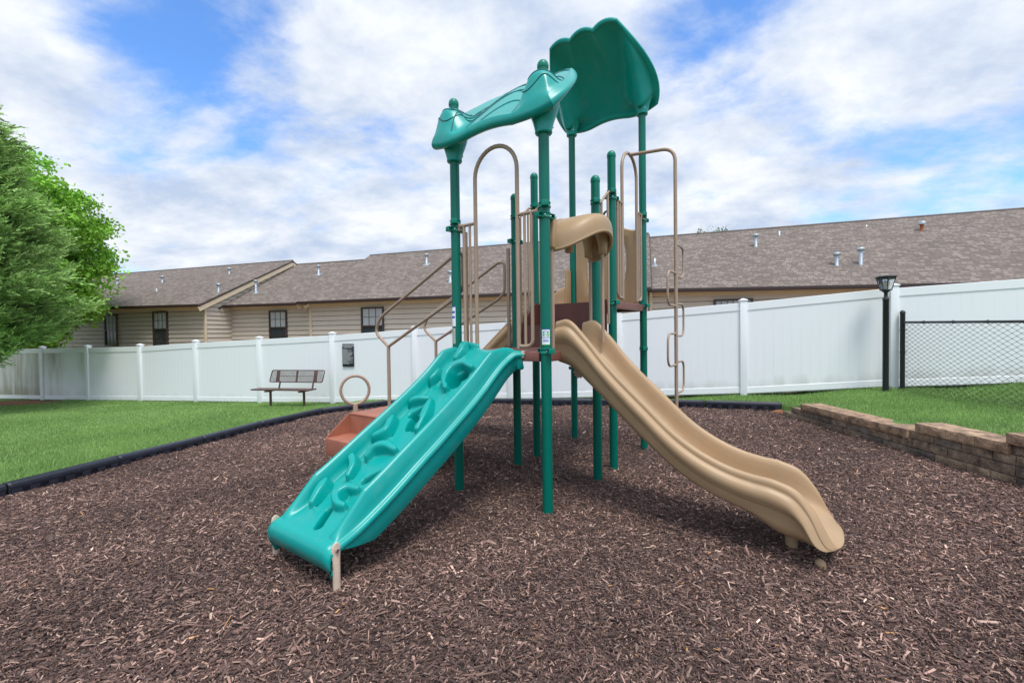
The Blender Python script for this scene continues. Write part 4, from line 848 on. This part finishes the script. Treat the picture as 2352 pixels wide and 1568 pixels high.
parts_owner = 'P2'; a2 = seen(0, S)
sticker(0, S, a2 - .9, 1.775, .030, .10, 'warning_sticker', [(-1, 1, -1, 1, 0, .0005), (-1, 1, .9, 1, 1, .001), (-.8, .8, .3, .5, 1, .001), (-.8, .8, -.2, 0, 1, .001)])
STT = mat('faded_sticker', (.38, .42, .36), .6); 
m = M(); r = .0482; P = [[(r * math.cos(a2 - .9 + t), S + r * math.sin(a2 - .9 + t), z) for t in np.linspace(-.55, .55, 9)] for z in (1.50, 1.655)]; m.grid(P, False); m.build('faded_sticker', STT, POSTOBJ['P2'])

# ------------------------------------------------------------------ bench
bp_ = at(660, 929, 10.9); bz = float(hL(bp_.x, bp_.y))
bench = thing('park_bench', (bp_.x, bp_.y, bz), R(-11), 'brown mesh metal bench on the lawn in front of the white fence', 'bench')
m = M(); m.box((-.90, -.17, .405), (.72, .15, .44), .014); seat = m.build('seat', BENCHM, bench)
m = M(); 
def mesh_sheet(m, x0, x1, z0, z1, yf, st=.045, r=.0035):
    n = int((x1 - x0 + z1 - z0) / st)
    for k in range(n):
        for sgn in (1, -1):
            c = x0 + k * st; a = (c, z0) ; b = (c - sgn * (z1 - z0), z1) if False else None
            xa, xb = (c, c - (z1 - z0)) if sgn == 1 else (c - (z1 - z0), c)
            za, zb = z0, z1
            # clip
            t0, t1 = 0, 1
            dx = xb - xa
            for lim, s_ in ((x0, 1), (x1, -1)):
                fa = s_ * (xa - lim); fb = s_ * (xb - lim)
                if fa < 0 and fb < 0: t0 = 2; break
                if fa < 0: t0 = max(t0, fa / (fa - fb))
                elif fb < 0: t1 = min(t1, fa / (fa - fb))
            if t0 >= t1: continue
            m.tube([(xa + dx * t, yf(za + (zb - za) * t), za + (zb - za) * t) for t in (t0, t1)], r, 4, cap=False)
yf = lambda z: .16 + (z - .55) * .22
mesh_sheet(m, -.60, .86, .60, .86, yf, .026, .0028); 
fr = fil([(-.63, yf(.585), .585), (.86, yf(.585), .585), (.90, yf(.875), .875), (-.59, yf(.875), .875)], .04, 4, True)
m.tube(fr, .013, 8, closed=True); m.tube([(-.40, yf(.73), .73), (.66, yf(.73), .73)], .006, 6)
back = m.build('backrest', BENCHM, bench)
for x in (-.40, .14, .66):
    m = M(); hw = .045 if x != .14 else .024; m.obox((x, yf(.73) - .004, .73), ((1, 0, 0), (0, .22, 1), (0, -1, .22)), hw, .15, .008, .002); m.build('back_strap', BENCHM, back)
for x in (-.42, .52):
    m = M(); m.lathe([(.030, -.3), (.030, .40)], (x - .05, -.0, 0), 14); m.box((x - .095, -.17, .365), (x - .005, .16, .40), .008); m.build('leg', BENCHM, bench)
    m = M(); m.tube([(x + .08, .14, .41), (x + .10, yf(.6), .61)], .02, 8); m.build('back_support', BENCHM, bench)

# ------------------------------------------------------------------ lamp post
lx = at(2034, 888, 7.9); lz = float(hL(lx.x, lx.y))
lamp = thing('lamp_post', (lx.x, lx.y, lz), 0, 'short black lamp post with glass lantern in front of the white fence', 'lamp')
m = M(); m.lathe([(.046, -.3), (.046, 1.62), (.05, 1.625), (.05, 1.66), (.03, 1.68), (.028, 1.76), (.055, 1.78), (.06, 1.80), (.0005, 1.80)], seg=20); m.build('pole', LAMPB, lamp)
m = M(); z0, z1 = 1.81, 2.03; rr0, rr1 = .085, .145; m.lathe([(.05, 1.79), (.095, 1.80), (.095, 1.815), (.0005, 1.816)], seg=6, smooth=False)
for k in range(6):
    a = 2 * PI * k / 6; m.tube([(rr0 * math.cos(a), rr0 * math.sin(a), z0), (rr1 * math.cos(a), rr1 * math.sin(a), z1)], .007, 6)
    a2_ = 2 * PI * (k + 1) / 6; m.tube([(rr1 * math.cos(a), rr1 * math.sin(a), z1), (rr1 * math.cos(a2_), rr1 * math.sin(a2_), z1)], .008, 6); m.tube([(rr0 * math.cos(a), rr0 * math.sin(a), z0), (rr0 * math.cos(a2_), rr0 * math.sin(a2_), z0)], .007, 6)
m.lathe([(.165, 2.03), (.17, 2.038), (.165, 2.05), (.10, 2.062), (.03, 2.07), (.0005, 2.07)], seg=6, smooth=False); lan = m.build('lantern_frame', LAMPB, lamp)
m = M(); m.lathe([(rr0 - .004, z0), (rr1 - .006, z1)], seg=6, smooth=False); m.build('lamp_glass', LGLASS, lan)
m = M(); m.lathe([(.018, 1.82), (.018, 1.88), (.03, 1.90), (.034, 1.94), (.02, 1.98), (.001, 1.99)], seg=12); m.build('bulb', mat('frosted_bulb', (.8, .75, .6), .4), lan)

# ------------------------------------------------------------------ chain link fence
cA = Vector((7.15, 8.05)); cB = Vector((7.0, 6.0)); cD = Vector((6.75, 2.6))
cf = thing('chain_link_fence', (cA.x, cA.y, .5), 0, 'low black chain link fence on the right lawn beside the lamp post', 'fence'); co = (cA.x, cA.y, .5)
def cpos(s): # s metres from A towards camera
    L1 = (cB - cA).length
    return cA.lerp(cB, s / L1) if s < L1 else cB + (cD - cB).normalized() * (s - L1)
def cz(s): p = cpos(s); return float(hL(p.x, p.y))
LT = 5.4
m = M(); p = cpos(0); m.lathe([(.038, -.1), (.038, 1.86), (.042, 1.865), (.042, 1.89), (.03, 1.915), (.001, 1.93)], (p.x, p.y, 0), 18); m.build('post', CHAIN, cf, co)
p = cpos(5.2); m = M(); m.lathe([(.03, -.1), (.03, 1.72), (.001, 1.75)], (p.x, p.y, 0), 14); m.build('post', CHAIN, cf, co)
def ctop(s): return 1.705 - .018 * s
m = M(); m.tube([(cpos(s).x, cpos(s).y, ctop(s)) for s in np.linspace(0, LT, 12)], .02, 10); m.build('top_rail', CHAIN, cf, co)
for s in np.arange(.45, LT, .55):
    p = cpos(s); m = M(); m.tube([(p.x + .024 * math.cos(t), p.y, ctop(s) + .026 * math.sin(t)) for t in np.linspace(0, 2 * PI, 12)[:-1]], .005, 6, closed=True); m.build('wire_tie', CHAIN, cf, co)
for z in (1.55, 1.15): 
    m = M(); p = cpos(.0); m.lathe([(.045, z), (.045, z + .02)], (p.x, p.y, 0), 16); m.tube([(p.x, p.y, z + .01), (cpos(.09).x, cpos(.09).y, z + .01)], .007, 6); m.build('tension_band', CHAIN, cf, co)
m = M(); st = .062; nw = int(LT / st); vs = []; fs = []
for k in range(1, nw):                              # zigzag wires, each hooked with its neighbours
    s0 = k * st; zt_ = ctop(s0) - .01; zb_ = cz(s0) + .0; n_ = int((zt_ - zb_) / (st * .62)); pts = []
    for j in range(n_ + 1):
        sg_ = (1 if (j + k) % 2 == 0 else -1); pt = s0 + sg_ * st * .52; P_ = cpos(pt); pts.append(Vector((P_.x + .004 * sg_, P_.y, zt_ - j * st * .62)))
    m.tube(pts, .0040, 4, cap=False)
m.build('wire_mesh', CHAIN, cf, co)

# ------------------------------------------------------------------ houses
def roofmat():
    m = bpy.data.materials.new('asphalt_shingles'); m.use_nodes = True; n = m.node_tree.nodes; l = m.node_tree.links; b = n['Principled BSDF']; b.inputs['Roughness'].default_value = .92; b.inputs['Specular IOR Level'].default_value = .2
    uv = n.new('ShaderNodeUVMap'); br = n.new('ShaderNodeTexBrick'); l.new(uv.outputs[0], br.inputs[0]); br.inputs['Scale'].default_value = 1; br.inputs['Brick Width'].default_value = .24; br.inputs['Row Height'].default_value = .125; br.inputs['Mortar Size'].default_value = .012
    br.inputs['Color1'].default_value = (0, 0, 0, 1); br.inputs['Color2'].default_value = (1, 1, 1, 1); br.inputs['Mortar'].default_value = (.0, .0, .0, 1); br.inputs['Bias'].default_value = 0; br.offset = .37; br.offset_frequency = 3; br.squash = .6; br.squash_frequency = 2
    no = n.new('ShaderNodeTexNoise'); no.inputs['Scale'].default_value = 55; no.inputs['Detail'].default_value = 5; l.new(uv.outputs[0], no.inputs[0])
    n3 = n.new('ShaderNodeTexNoise'); n3.inputs['Scale'].default_value = .55; n3.inputs['Detail'].default_value = 4; l.new(uv.outputs[0], n3.inputs[0])
    rp = n.new('ShaderNodeValToRGB'); e = rp.color_ramp.elements; e[0].color = (.11, .092, .082, 1); e[1].color = (.30, .252, .218, 1); e.new(.5).color = (.185, .150, .128, 1)
    mm = n.new('ShaderNodeMath'); mm.operation = 'MULTIPLY_ADD'; l.new(no.outputs[0], mm.inputs[0]); mm.inputs[1].default_value = .5; sb = n.new('ShaderNodeMath'); sb.operation = 'MULTIPLY_ADD'; l.new(br.outputs[0], sb.inputs[0]); sb.inputs[1].default_value = .62; sb.inputs[2].default_value = -.06; l.new(sb.outputs[0], mm.inputs[2]); l.new(mm.outputs[0], rp.inputs[0])
    mx = n.new('ShaderNodeMix'); mx.data_type = 'RGBA'; mx.blend_type = 'MULTIPLY'; mx.inputs[0].default_value = 1; l.new(rp.outputs[0], mx.inputs[6]); r2 = n.new('ShaderNodeMapRange'); l.new(n3.outputs[0], r2.inputs[0]); r2.inputs[1].default_value = .3; r2.inputs[2].default_value = .7; r2.inputs[3].default_value = .93; r2.inputs[4].default_value = 1.07
    l.new(r2.outputs[0], mx.inputs[7]); l.new(mx.outputs[2], b.inputs['Base Color'])
    bp = n.new('ShaderNodeBump'); bp.inputs['Distance'].default_value = .012; l.new(br.outputs['Fac'], bp.inputs['Height']); bp.invert = True; l.new(bp.outputs[0], b.inputs['Normal'])
    return m
ROOF = roofmat()
HD = Vector((1, -.3, 0)).normalized(); HN = Vector((-HD.y, HD.x, 0)); # along the facades, and away from the camera
FAC0 = 16.42                                                        # facade line Y = FAC0 - .3 X
def face(px, setb=0.0):                                             # ground point of the facade line seen at picture column px
    k = (px - 1176) / F; off = setb / HN.y * (HN.y ** 2 + HN.x * .3 * HN.y) if False else setb * math.sqrt(1 + .09)
    Y = (FAC0 + off) / (1 + .3 * k); return Vector((k * Y, Y, 0))
def zat(px, py, Y): return at(px, py, Y).z
def quad_roof(m, uvs, P, th=.06):                                   # P: eaveL, eaveR, ridgeR, ridgeL ; thin slab with uv
    P = [Vector(p) for p in P]; nrm = (P[1] - P[0]).cross(P[3] - P[0]).normalized()
    if nrm.z < 0: nrm = -nrm
    lo = [p - nrm * th for p in P]; m.add(P + lo, [(0, 1, 2, 3), (7, 6, 5, 4), (0, 4, 5, 1), (1, 5, 6, 2), (2, 6, 7, 3), (3, 7, 4, 0)])
def set_uv(o, dirv, parent_off):
    me = o.data; uvl = me.uv_layers.new(name='UVMap'); 
    for pl_ in me.polygons:
        for li in pl_.loop_indices:
            c = me.vertices[me.loops[li].vertex_index].co; along = c.dot(dirv); perp = Vector((c.x, c.y, c.z)) - dirv * along; uvl.data[li].uv = (along + 50, math.hypot(math.hypot(perp.x - 0, perp.y), c.z) if False else (perp.dot(HN) * .876 + c.z * .48) + 50)
def siding(m, A, B, zb, zt, side, lap=.2, ztopfn=None):             # lapped boards from A to B, facing side
    n_ = int((zt - zb) / lap) + 1; s = side.normalized()
    for k in range(n_):
        z0 = zt - (k + 1) * lap; z1 = zt - k * lap
        if ztopfn is None: qa, qb, qc, qd = A, B, B, A
        else:
            a0, b0 = ztopfn(max(z0, zb)); a1_, b1_ = ztopfn(z1)
            qa, qb, qc, qd = A.lerp(B, a0), A.lerp(B, b0), A.lerp(B, b1_), A.lerp(B, a1_)
        z0 = max(z0, zb)
        v = [Vector((p.x, p.y, z)) + s * o_ for p, z, o_ in ((qa, z0, .034), (qb, z0, .034), (qc, z1, .0), (qd, z1, .0))]
        v2 = [Vector((p.x, p.y, z0)) for p in (qb, qa)]
        m.add(v + v2, [(0, 1, 2, 3), (0, 5, 4, 1)])
        g = [Vector((p.x, p.y, z)) + s * .012 for p, z in ((qd, z1 - .016), (qc, z1 - .016), (qc, z1 + .006), (qd, z1 + .006))]  # dark strip at each lap: shadow line put into the colour
        m.cur = 1; m.add(g, [(0, 1, 2, 3)]); m.cur = 0
def window(bld, bo_, c, dirv, nv, wd, ht, cols=3, rows=2, dark_lower=True):
    m = M(); c = Vector(c); ax = (dirv, nv * -1, Vector((0, 0, 1))); f = .055
    for (dx, dz, hx, hz) in ((0, ht / 2, wd / 2 + f, f / 2), (0, -ht / 2, wd / 2 + f, f / 2), (-wd / 2 - f / 2, 0, f / 2, ht / 2 - f / 2), (wd / 2 + f / 2, 0, f / 2, ht / 2 - f / 2)):
        m.obox(c + dirv * dx + Vector((0, 0, dz)), ax, hx, .05, hz, .004)
    m.obox(c - nv * .012, ax, wd / 2, .03, .022)
    w_ = m.build('window', WFRAME, bld, bo_)
    m = M(); m.obox(c + nv * .01, ax, wd / 2, .006, ht / 2 - f / 2); m.build('pane', WGLASS, w_, bo_)
    m = M(); nb = 26; top = ht / 2 - .04; bot_ = .03 if dark_lower else -ht / 2 + .04
    for k in range(nb): z = bot_ + (top - bot_) * (k + .5) / nb; m.obox(c - nv * .0 + Vector((0, 0, z)), (dirv, Vector((0, 0, 1)), nv), wd / 2 - .02, (top - bot_) / nb * .40, .002)
    m.build('blinds', SHEERM, w_, bo_)
    m = M()
    for sect in (-1, 1):
        for k in range(1, cols): m.obox(c - nv * .018 + dirv * (-wd / 2 + wd * k / cols) + Vector((0, 0, sect * ht / 4)), ax, .008, .006, ht / 4 - .03)
        for k in range(1, rows): m.obox(c - nv * .018 + Vector((0, 0, sect * ht / 4 + ht / 4 * (2 * k / rows - 1))), ax, wd / 2, .005, .008)
    m.build('muntins', WFRAME, w_, bo_)
def vent(bld_roof, bo_, px, pyb, pyt, Y, cap=True, rust=False):
    p = at(px, pyb, Y); h = (pyb - pyt) / F * Y; m = M(); r = .055 if cap else .035
    pr = [(r * 1.9, -.12), (r * 1.8, .0), (r * 1.15, .06), (r * 1.15, .10), (r, .11)] + ([(r, h - .12), (r * .9, h - .11), (r * 1.9, h - .10), (r * 1.9, h - .02), (r * 1.5, h), (.001, h)] if cap else [(r, h), (.001, h)])
    m.lathe(pr, (p.x, p.y, p.z), 14)
    if rust: m.cur = 1; m.lathe([(r * 1.95, h - .105), (r * 1.95, h - .015), (r * 1.55, h + .005), (.001, h + .006)], (p.x, p.y, p.z), 14)
    m.obox((p.x, p.y, p.z), (HD, (HN + Vector((0, 0, .55))), (HN * -.55 + Vector((0, 0, 1)))), r * 2.6, r * 2.9, .008); o = m.build('vent_pipe', [RUST, ALU] if rust else ALU, bld_roof, bo_)
    if rust: o['label'] = 'rusty orange vent pipe'
def house(label, pxL, pxR, eL, eR, rL, rR, setb, depth, wins, vents_, base=-1.2, gable_right=False, gable_left=True, sidm=SIDING, corner_l=True, ohL=.25, ohR=.25, xtra=None, trimR=True):
    """pxL/pxR columns of the wall ends, eL/eR eave rows, rL/rR ridge rows (at the wall end columns of the ridge)"""
    A = face(pxL, setb); B = face(pxR, setb); mid = A.lerp(B, .5); bo_ = (mid.x, mid.y, 0)
    b = thing('apartment_building', bo_, 0, label, 'building')
    zeA = zat(pxL, eL, A.y); zeB = zat(pxR, eR, B.y)
    oh = .42; eA = A - HN * oh - HD * ohL; eB = B - HN * oh + HD * ohR
    hd = depth / 2; RA = A + HN * hd - HD * ohL; RB = B + HN * hd + HD * ohR
    zrA, zrB = rL, rR
    # walls
    m = M(); zt = max(zeA, zeB) + .0
    siding(m, A, B, base, zt, -HN); m.build('front_wall', [sidm, LAPSHADE], b, bo_)
    A2, B2 = A + HN * depth, B + HN * depth
    m = M(); siding(m, B2, A2, base, zt, HN); m.build('rear_wall', [sidm, LAPSHADE], b, bo_)
    for nm, P0, P1_, sd_, zr in (('gable_wall', B, B2, HD, zrB), ('gable_wall', A2, A, -HD, zrA)):
        m = M(); siding(m, P0, P1_, base, zt, sd_)
        siding(m, P0, P1_, zt, zr - .05, sd_, ztopfn=lambda z, zr=zr: (min(.5, max(0, (z - zt) / (zr - zt) * .5)), max(.5, 1 - (z - zt) / (zr - zt) * .5))); m.build(nm, [sidm, LAPSHADE], b, bo_)
    m = M(); m.obox(Vector((mid.x, mid.y, 0)) - HN * .03 + Vector((0, 0, (zeA + zeB) / 2 - .10)), (HD + Vector((0, 0, (zeB - zeA) / (B - A).length)), HN, (0, 0, 1)), (B - A).length / 2, .02, .10, .004)
    for P0 in (A, B): m.obox(P0 - HN * .03 + Vector((0, 0, (base + zeA) / 2)), (HD, HN, (0, 0, 1)), .055, .03, (zeA - base) / 2, .004)
    m.build('trim', TRIM, b, bo_)
    # soffit, fascia and gutter
    V3 = lambda p, z: Vector((p.x, p.y, z))
    sl_ = (zrA - zeA) / (hd + oh)
    m = M(); quad_roof(m, None, [V3(eA, zeA + .02), V3(eB, zeB + .02), V3(RB, zrB), V3(RA, zrA)])
    bA = A + HN * (depth + oh) - HD * ohL; bB = B + HN * (depth + oh) + HD * ohR
    quad_roof(m, None, [V3(bB, zeB + .02), V3(bA, zeA + .02), V3(RA, zrA), V3(RB, zrB)])
    roof = m.build('roof', ROOF, b, bo_); set_uv(roof, HD, bo_)
    m = M(); m.tube([V3(RA, zrA + .0), V3(RB, zrB + .0)], .05, 6); m.build('ridge_cap', mat('ridge_shingle', (.14, .115, .10), .9, var=.2, vscale=8), roof, bo_)
    m = M(); m.add([V3(eA, zeA - .07), V3(eB, zeB - .07), V3(B, zeB - .07), V3(A, zeA - .07)], [(0, 1, 2, 3)]); m.build('soffit', TRIM, b, bo_)
    m = M(); e = (eB - eA).normalized(); m.obox(V3((eA + eB) / 2 - HN * .05, (zeA + zeB) / 2 - .035), (eB - eA + Vector((0, 0, zeB - zeA)), HN, (0, 0, 1)), (eB - eA).length / 2, .05, .06, .01); m.build('gutter', GUTTER, b, bo_)
    for P0, P1_, zr, z0, s_ in ((eA, RA, zrA, zeA, -1), (eB, RB, zrB, zeB, 1)):
        m = M()
        for q0, q1, za, zb_ in ((P0, P1_, z0, zr), ((bA if s_ < 0 else bB), P1_, z0, zr)):
            a = V3(q0, za - .04) + HD * s_ * .012; c = V3(q1, zb_ - .02) + HD * s_ * .012; d = c - a
            m.cur = 0; m.obox((a + c) / 2 - Vector((0, 0, .16)), (d, HD, d.cross(HD)), d.length / 2, .012, .10)
            m.cur = 1; m.obox((a + c) / 2 - Vector((0, 0, .02)) + HD * s_ * .006, (d, HD, d.cross(HD)), d.length / 2, .022, .022)
        m.build('rake_board', [TRIM, GUTTER], b, bo_)
    for (p0, p1, pt, pb, full, c_) in wins:
        k0 = face(p0, setb); k1 = face(p1, setb); c = (k0 + k1) / 2; wd = (k1 - k0).length - .11; zt_ = zat((p0 + p1) / 2, pt, c.y) - .03; zb_ = zt_ - full
        window(b, bo_, (c.x - HN.x * .05, c.y - HN.y * .05, (zt_ + zb_) / 2), HD, HN, wd, full, cols=c_)
    for v in vents_:
        px, pb, pt, kind = v
        # solve for depth on the roof plane
        n_ = (V3(eB, zeB) - V3(eA, zeA)).cross(V3(RA, zrA) - V3(eA, zeA)); d = ray(px, pb); Y = (V3(eA, zeA + .02) - Vector((0, 0, CAMH))).dot(n_) / d.dot(n_)
        vent(roof, bo_, px, pb, pt, Y, kind != 's', kind == 'r')
    return b, roof, bo_
house('tan apartment building behind the right fence with rusty roof vent and wide window', 1496, 3300, 668, 655 - 22, 5.74, 5.86, 0, 9.6,
      [(1639, 1729, 686, 780, 1.45, 6)], [(1736, 571, 538, 'c'), (1790, 547, 531, 's'), (1990, 531, 517, 's'), (2117, 544, 509, 'r'), (1922, 616, 580, 'c'), (1977, 614, 569, 'c'), (1504, 610, 593, 's')], ohL=.0)
house('tan apartment building with brown roof standing behind the play structure', 716, 1486, 695, 664, 5.85, 5.93, 0, 9.6,
      [(833, 884, 705, 790, 1.5, 3)], [(980, 607, 583, 'c'), (1034, 648, 622, 'c')], ohR=.14, ohL=.3)
house('set back middle section of the tan row with one narrow window', 531, 716, 703, 697, 5.62, 5.62, .62, 8.2,
      [(622, 662, 713, 790, 1.5, 3)], [(732, 630, 609, 'c'), (782, 651, 640, 's'), (588, 672, 643, 'c')], ohL=-.02, ohR=.0)
gb, gr, gbo = house('grey tan apartment building at left with gable end and three windows', -60, 474, 716, 701, 5.75, 5.80, -.69, 10.2,
      [(245, 273, 722, 790, 1.5, 3), (356, 389, 715, 790, 1.6, 3), (110, 130, 758, 790, 1.0, 2)], [(270, 655, 640, 'c'), (373, 652, 634, 'c'), (360, 673, 663, 's'), (527, 634, 615, 'c'), (502, 672, 651, 'c')], sidm=SIDINGG, ohR=.12)
m = M(); q = face(512, .55); m.tube(fil([Vector((q.x + .5, q.y - .75, 2.98)), Vector((q.x + .38, q.y - .75, 2.93)), Vector((q.x, q.y - .35, 2.75)), Vector((q.x, q.y - .35, -.8))], .1), .045, 8); m.build('downspout', GUTTER, gb, gbo)

# ------------------------------------------------------------------ trees
def leafmesh(name, V, Fq, cl, mt, parent, off): 
    o = npmesh(name, V - np.array(off), Fq, mt, cl); o.parent = parent; return o
def foliage_mat(name, tr=.22):
    m = bpy.data.materials.new(name); m.use_nodes = True; n = m.node_tree.nodes; l = m.node_tree.links; b = n['Principled BSDF']; b.inputs['Roughness'].default_value = .55; b.inputs['Specular IOR Level'].default_value = .25
    a = n.new('ShaderNodeAttribute'); a.attribute_name = 'tint'; l.new(a.outputs['Color'], b.inputs['Base Color']); t = n.new('ShaderNodeBsdfTranslucent'); l.new(a.outputs['Color'], t.inputs[0]); x = n.new('ShaderNodeMixShader'); x.inputs[0].default_value = tr
    l.new(b.outputs[0], x.inputs[1]); l.new(t.outputs[0], x.inputs[2]); l.new(x.outputs[0], n['Material Output'].inputs[0]); return m
FOL = foliage_mat('foliage')
def unit(v): return v / np.linalg.norm(v, axis=-1, keepdims=True)
def cypress(cx_, cy_, z0, H, Rm, nb, label):
    off = (cx_, cy_, z0); t = thing('evergreen_tree', off, 0, label, 'tree')
    m = M(); m.tube([(cx_, cy_, z0 - .3), (cx_ + .05, cy_, z0 + H * .4), (cx_, cy_, z0 + H * .92)], [.24, .15, .03], 12); m.build('trunk', BARK, t, off)
    # boughs: clumps around the profile
    hz = rng.uniform(.11, .98, nb); prof = np.interp(hz, [.07, .13, .2, .33, .45, .57, .72, .86, 1], [.1, .3, .6, 1.0, .85, .68, .56, .42, .03]); az = rng.uniform(0, 2 * PI, nb); rr = Rm * prof * rng.uniform(.55, 1.0, nb)
    bm = M()
    bc = np.c_[cx_ + rr * np.cos(az), cy_ + rr * np.sin(az), z0 + hz * H]
    for i in range(0, nb, 6): bm.tube([(cx_, cy_, bc[i, 2] - .5), tuple(bc[i] * .5 + np.array((cx_, cy_, bc[i, 2] - .4)) * .5), tuple(bc[i])], [.04, .025, .008], 5, cap=False)
    bm.build('branches', BARK, t, off)
    ns = 46; out = unit(np.c_[np.cos(az), np.sin(az), rng.uniform(.05, .5, nb)])
    C0 = np.repeat(bc, ns, 0); O = np.repeat(out, ns, 0); n = len(C0)
    sz = np.repeat(rng.uniform(.30, .62, nb) * (.6 + .5 * prof), ns)
    rd_ = rng.normal(0, 1, (n, 3)) * np.array((1, 1, .45)); C1 = C0 + rd_ * (sz * .34)[:, None] + O * (rng.uniform(-1, .6, n) * sz)[:, None]
    D = unit(O + rng.normal(0, .35, (n, 3)) + np.array((0, 0, .12))); sd_ = unit(np.cross(D, np.array((0, 0, 1.)) + rng.normal(0, .4, (n, 3))))
    nl = 15; ln = rng.uniform(.16, .40, n); tone = np.repeat(rng.uniform(.6, 1.3, nb), ns) * rng.uniform(.75, 1.25, n)
    V = []; q = np.linspace(0, 1, nl)
    VV = np.zeros((n, nl, 4, 3), np.float32)
    for k in range(nl):
        sg_ = 1 if k % 2 else -1; base = C1 + D * (ln * q[k])[:, None]; dirn = unit(D * .8 + sd_ * sg_ * (.75 * (1 - .6 * q[k])) + rng.normal(0, .14, (n, 3))); l_ = ln * (.42 - .22 * q[k]) * rng.uniform(.7, 1.3, n)
        nr = unit(np.cross(dirn, D) + rng.normal(0, .3, (n, 3))); wv = unit(np.cross(dirn, nr)); w_ = l_ * .14 + .003
        VV[:, k, 0] = base; VV[:, k, 1] = base + dirn * (l_ * .5)[:, None] + wv * w_[:, None]; VV[:, k, 2] = base + dirn * l_[:, None]; VV[:, k, 3] = base + dirn * (l_ * .5)[:, None] - wv * w_[:, None]
    V = VV.reshape(-1, 3); Fq = np.arange(len(V)).reshape(-1, 4)
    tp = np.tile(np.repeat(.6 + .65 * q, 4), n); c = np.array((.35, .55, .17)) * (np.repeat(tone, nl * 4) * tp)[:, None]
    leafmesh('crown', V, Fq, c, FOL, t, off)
def broadleaf(cx_, cy_, z0, H, Rm, hc, nb, nl, c0, lsz, label, name='leafy_tree', seed=0):
    off = (cx_, cy_, z0); t = thing(name, off, 0, label, 'tree'); m = M(); m.tube([(cx_, cy_, z0 - .3), (cx_ + .1, cy_ + .05, z0 + hc * .6), (cx_, cy_, z0 + H * .8)], [.2, .15, .03], 10)
    d = unit(rng.normal(0, 1, (nb, 3))); r = rng.uniform(.45, 1, nb) ** .6; bc = np.array((cx_, cy_, z0 + hc)) + d * r[:, None] * np.array((Rm, Rm, H - hc))
    bc[:, 2] = np.maximum(bc[:, 2], z0 + .9)
    for i in range(0, nb, 4): b0 = np.array((cx_, cy_, z0 + hc * .55 + .2 * (bc[i, 2] - z0 - hc))); m.tube([tuple(b0), tuple((b0 + bc[i]) / 2 + np.array((0, 0, .25))), tuple(bc[i])], [.05, .03, .006], 5, cap=False)
    m.build('trunk', BARK, t, off)
    n = nb * nl; C0 = np.repeat(bc, nl, 0) + rng.normal(0, 1, (n, 3)) * np.repeat(rng.uniform(.14, .28, nb), nl)[:, None] * np.array((1.25, 1.25, .6))
    a = unit(rng.normal(0, 1, (n, 3)) + np.array((0, 0, -.2))); b = unit(np.cross(a, rng.normal(0, 1, (n, 3)) * .8 + np.array((0, 0, 1.2)))); l_ = rng.uniform(.7, 1.3, n) * lsz
    V = np.stack([C0, C0 + a * (l_ * .5)[:, None] + b * (l_ * .38)[:, None], C0 + a * l_[:, None], C0 + a * (l_ * .5)[:, None] - b * (l_ * .38)[:, None]], 1).reshape(-1, 3)
    c = np.array(c0) * (np.repeat(rng.uniform(.7, 1.25, nb), nl) * rng.uniform(.75, 1.3, n))[:, None]
    leafmesh('crown', V, np.arange(len(V)).reshape(-1, 4), np.repeat(c, 4, 0), FOL, t, off)
cypress(-14.8, 11.0, float(hL(-14.8, 11.0)) + .15, 8.6, 3.2, 760, 'large feathery dark evergreen in front of the left end of the white fence')
broadleaf(-21.1, 17.2, -.5, 10.2, 4.2, 5.6, 850, 150, (.25, .50, .06), .15, 'bright green broadleaf tree behind the evergreen at left')
for px, py, Y, Rm, lab in ((1608, 532, 30, 1.0, 'left of two small treetops peeking over the right roof ridge'), (1645, 528, 30, 1.1, 'right of two small treetops peeking over the right roof ridge')):
    p = at(px, py, Y); broadleaf(p.x, p.y, 0, p.z, Rm, p.z - 1.9, 90, 60, (.06, .16, .05), .13, lab, 'distant_tree')

# unseen brown sheet added behind the fence to cut green bounce on walls
def fb(X, Y): return hL(X, Y) + .03
gx = np.linspace(-34, 26, 80); X_, T_ = np.meshgrid(gx, np.linspace(0, 1, 14)); Y_ = fenceY(X_) + .12 + T_ * (FAC0 - .3 * X_ + .8 - fenceY(X_))
V_ = np.c_[X_.ravel(), Y_.ravel(), fb(X_, Y_).ravel()]; i_ = np.arange(X_.size).reshape(X_.shape)
o = npmesh('added_rear_sheet', V_, np.c_[i_[:-1, :-1].ravel(), i_[:-1, 1:].ravel(), i_[1:, 1:].ravel(), i_[1:, :-1].ravel()], mat('bounce_brown', (.26, .17, .11), .95, var=.3, vscale=5, bump=1, bscale=40), smooth=True)
tag(o, 'unseen brown sheet added between the white fence and the apartment buildings to cut green bounce', kind='structure')
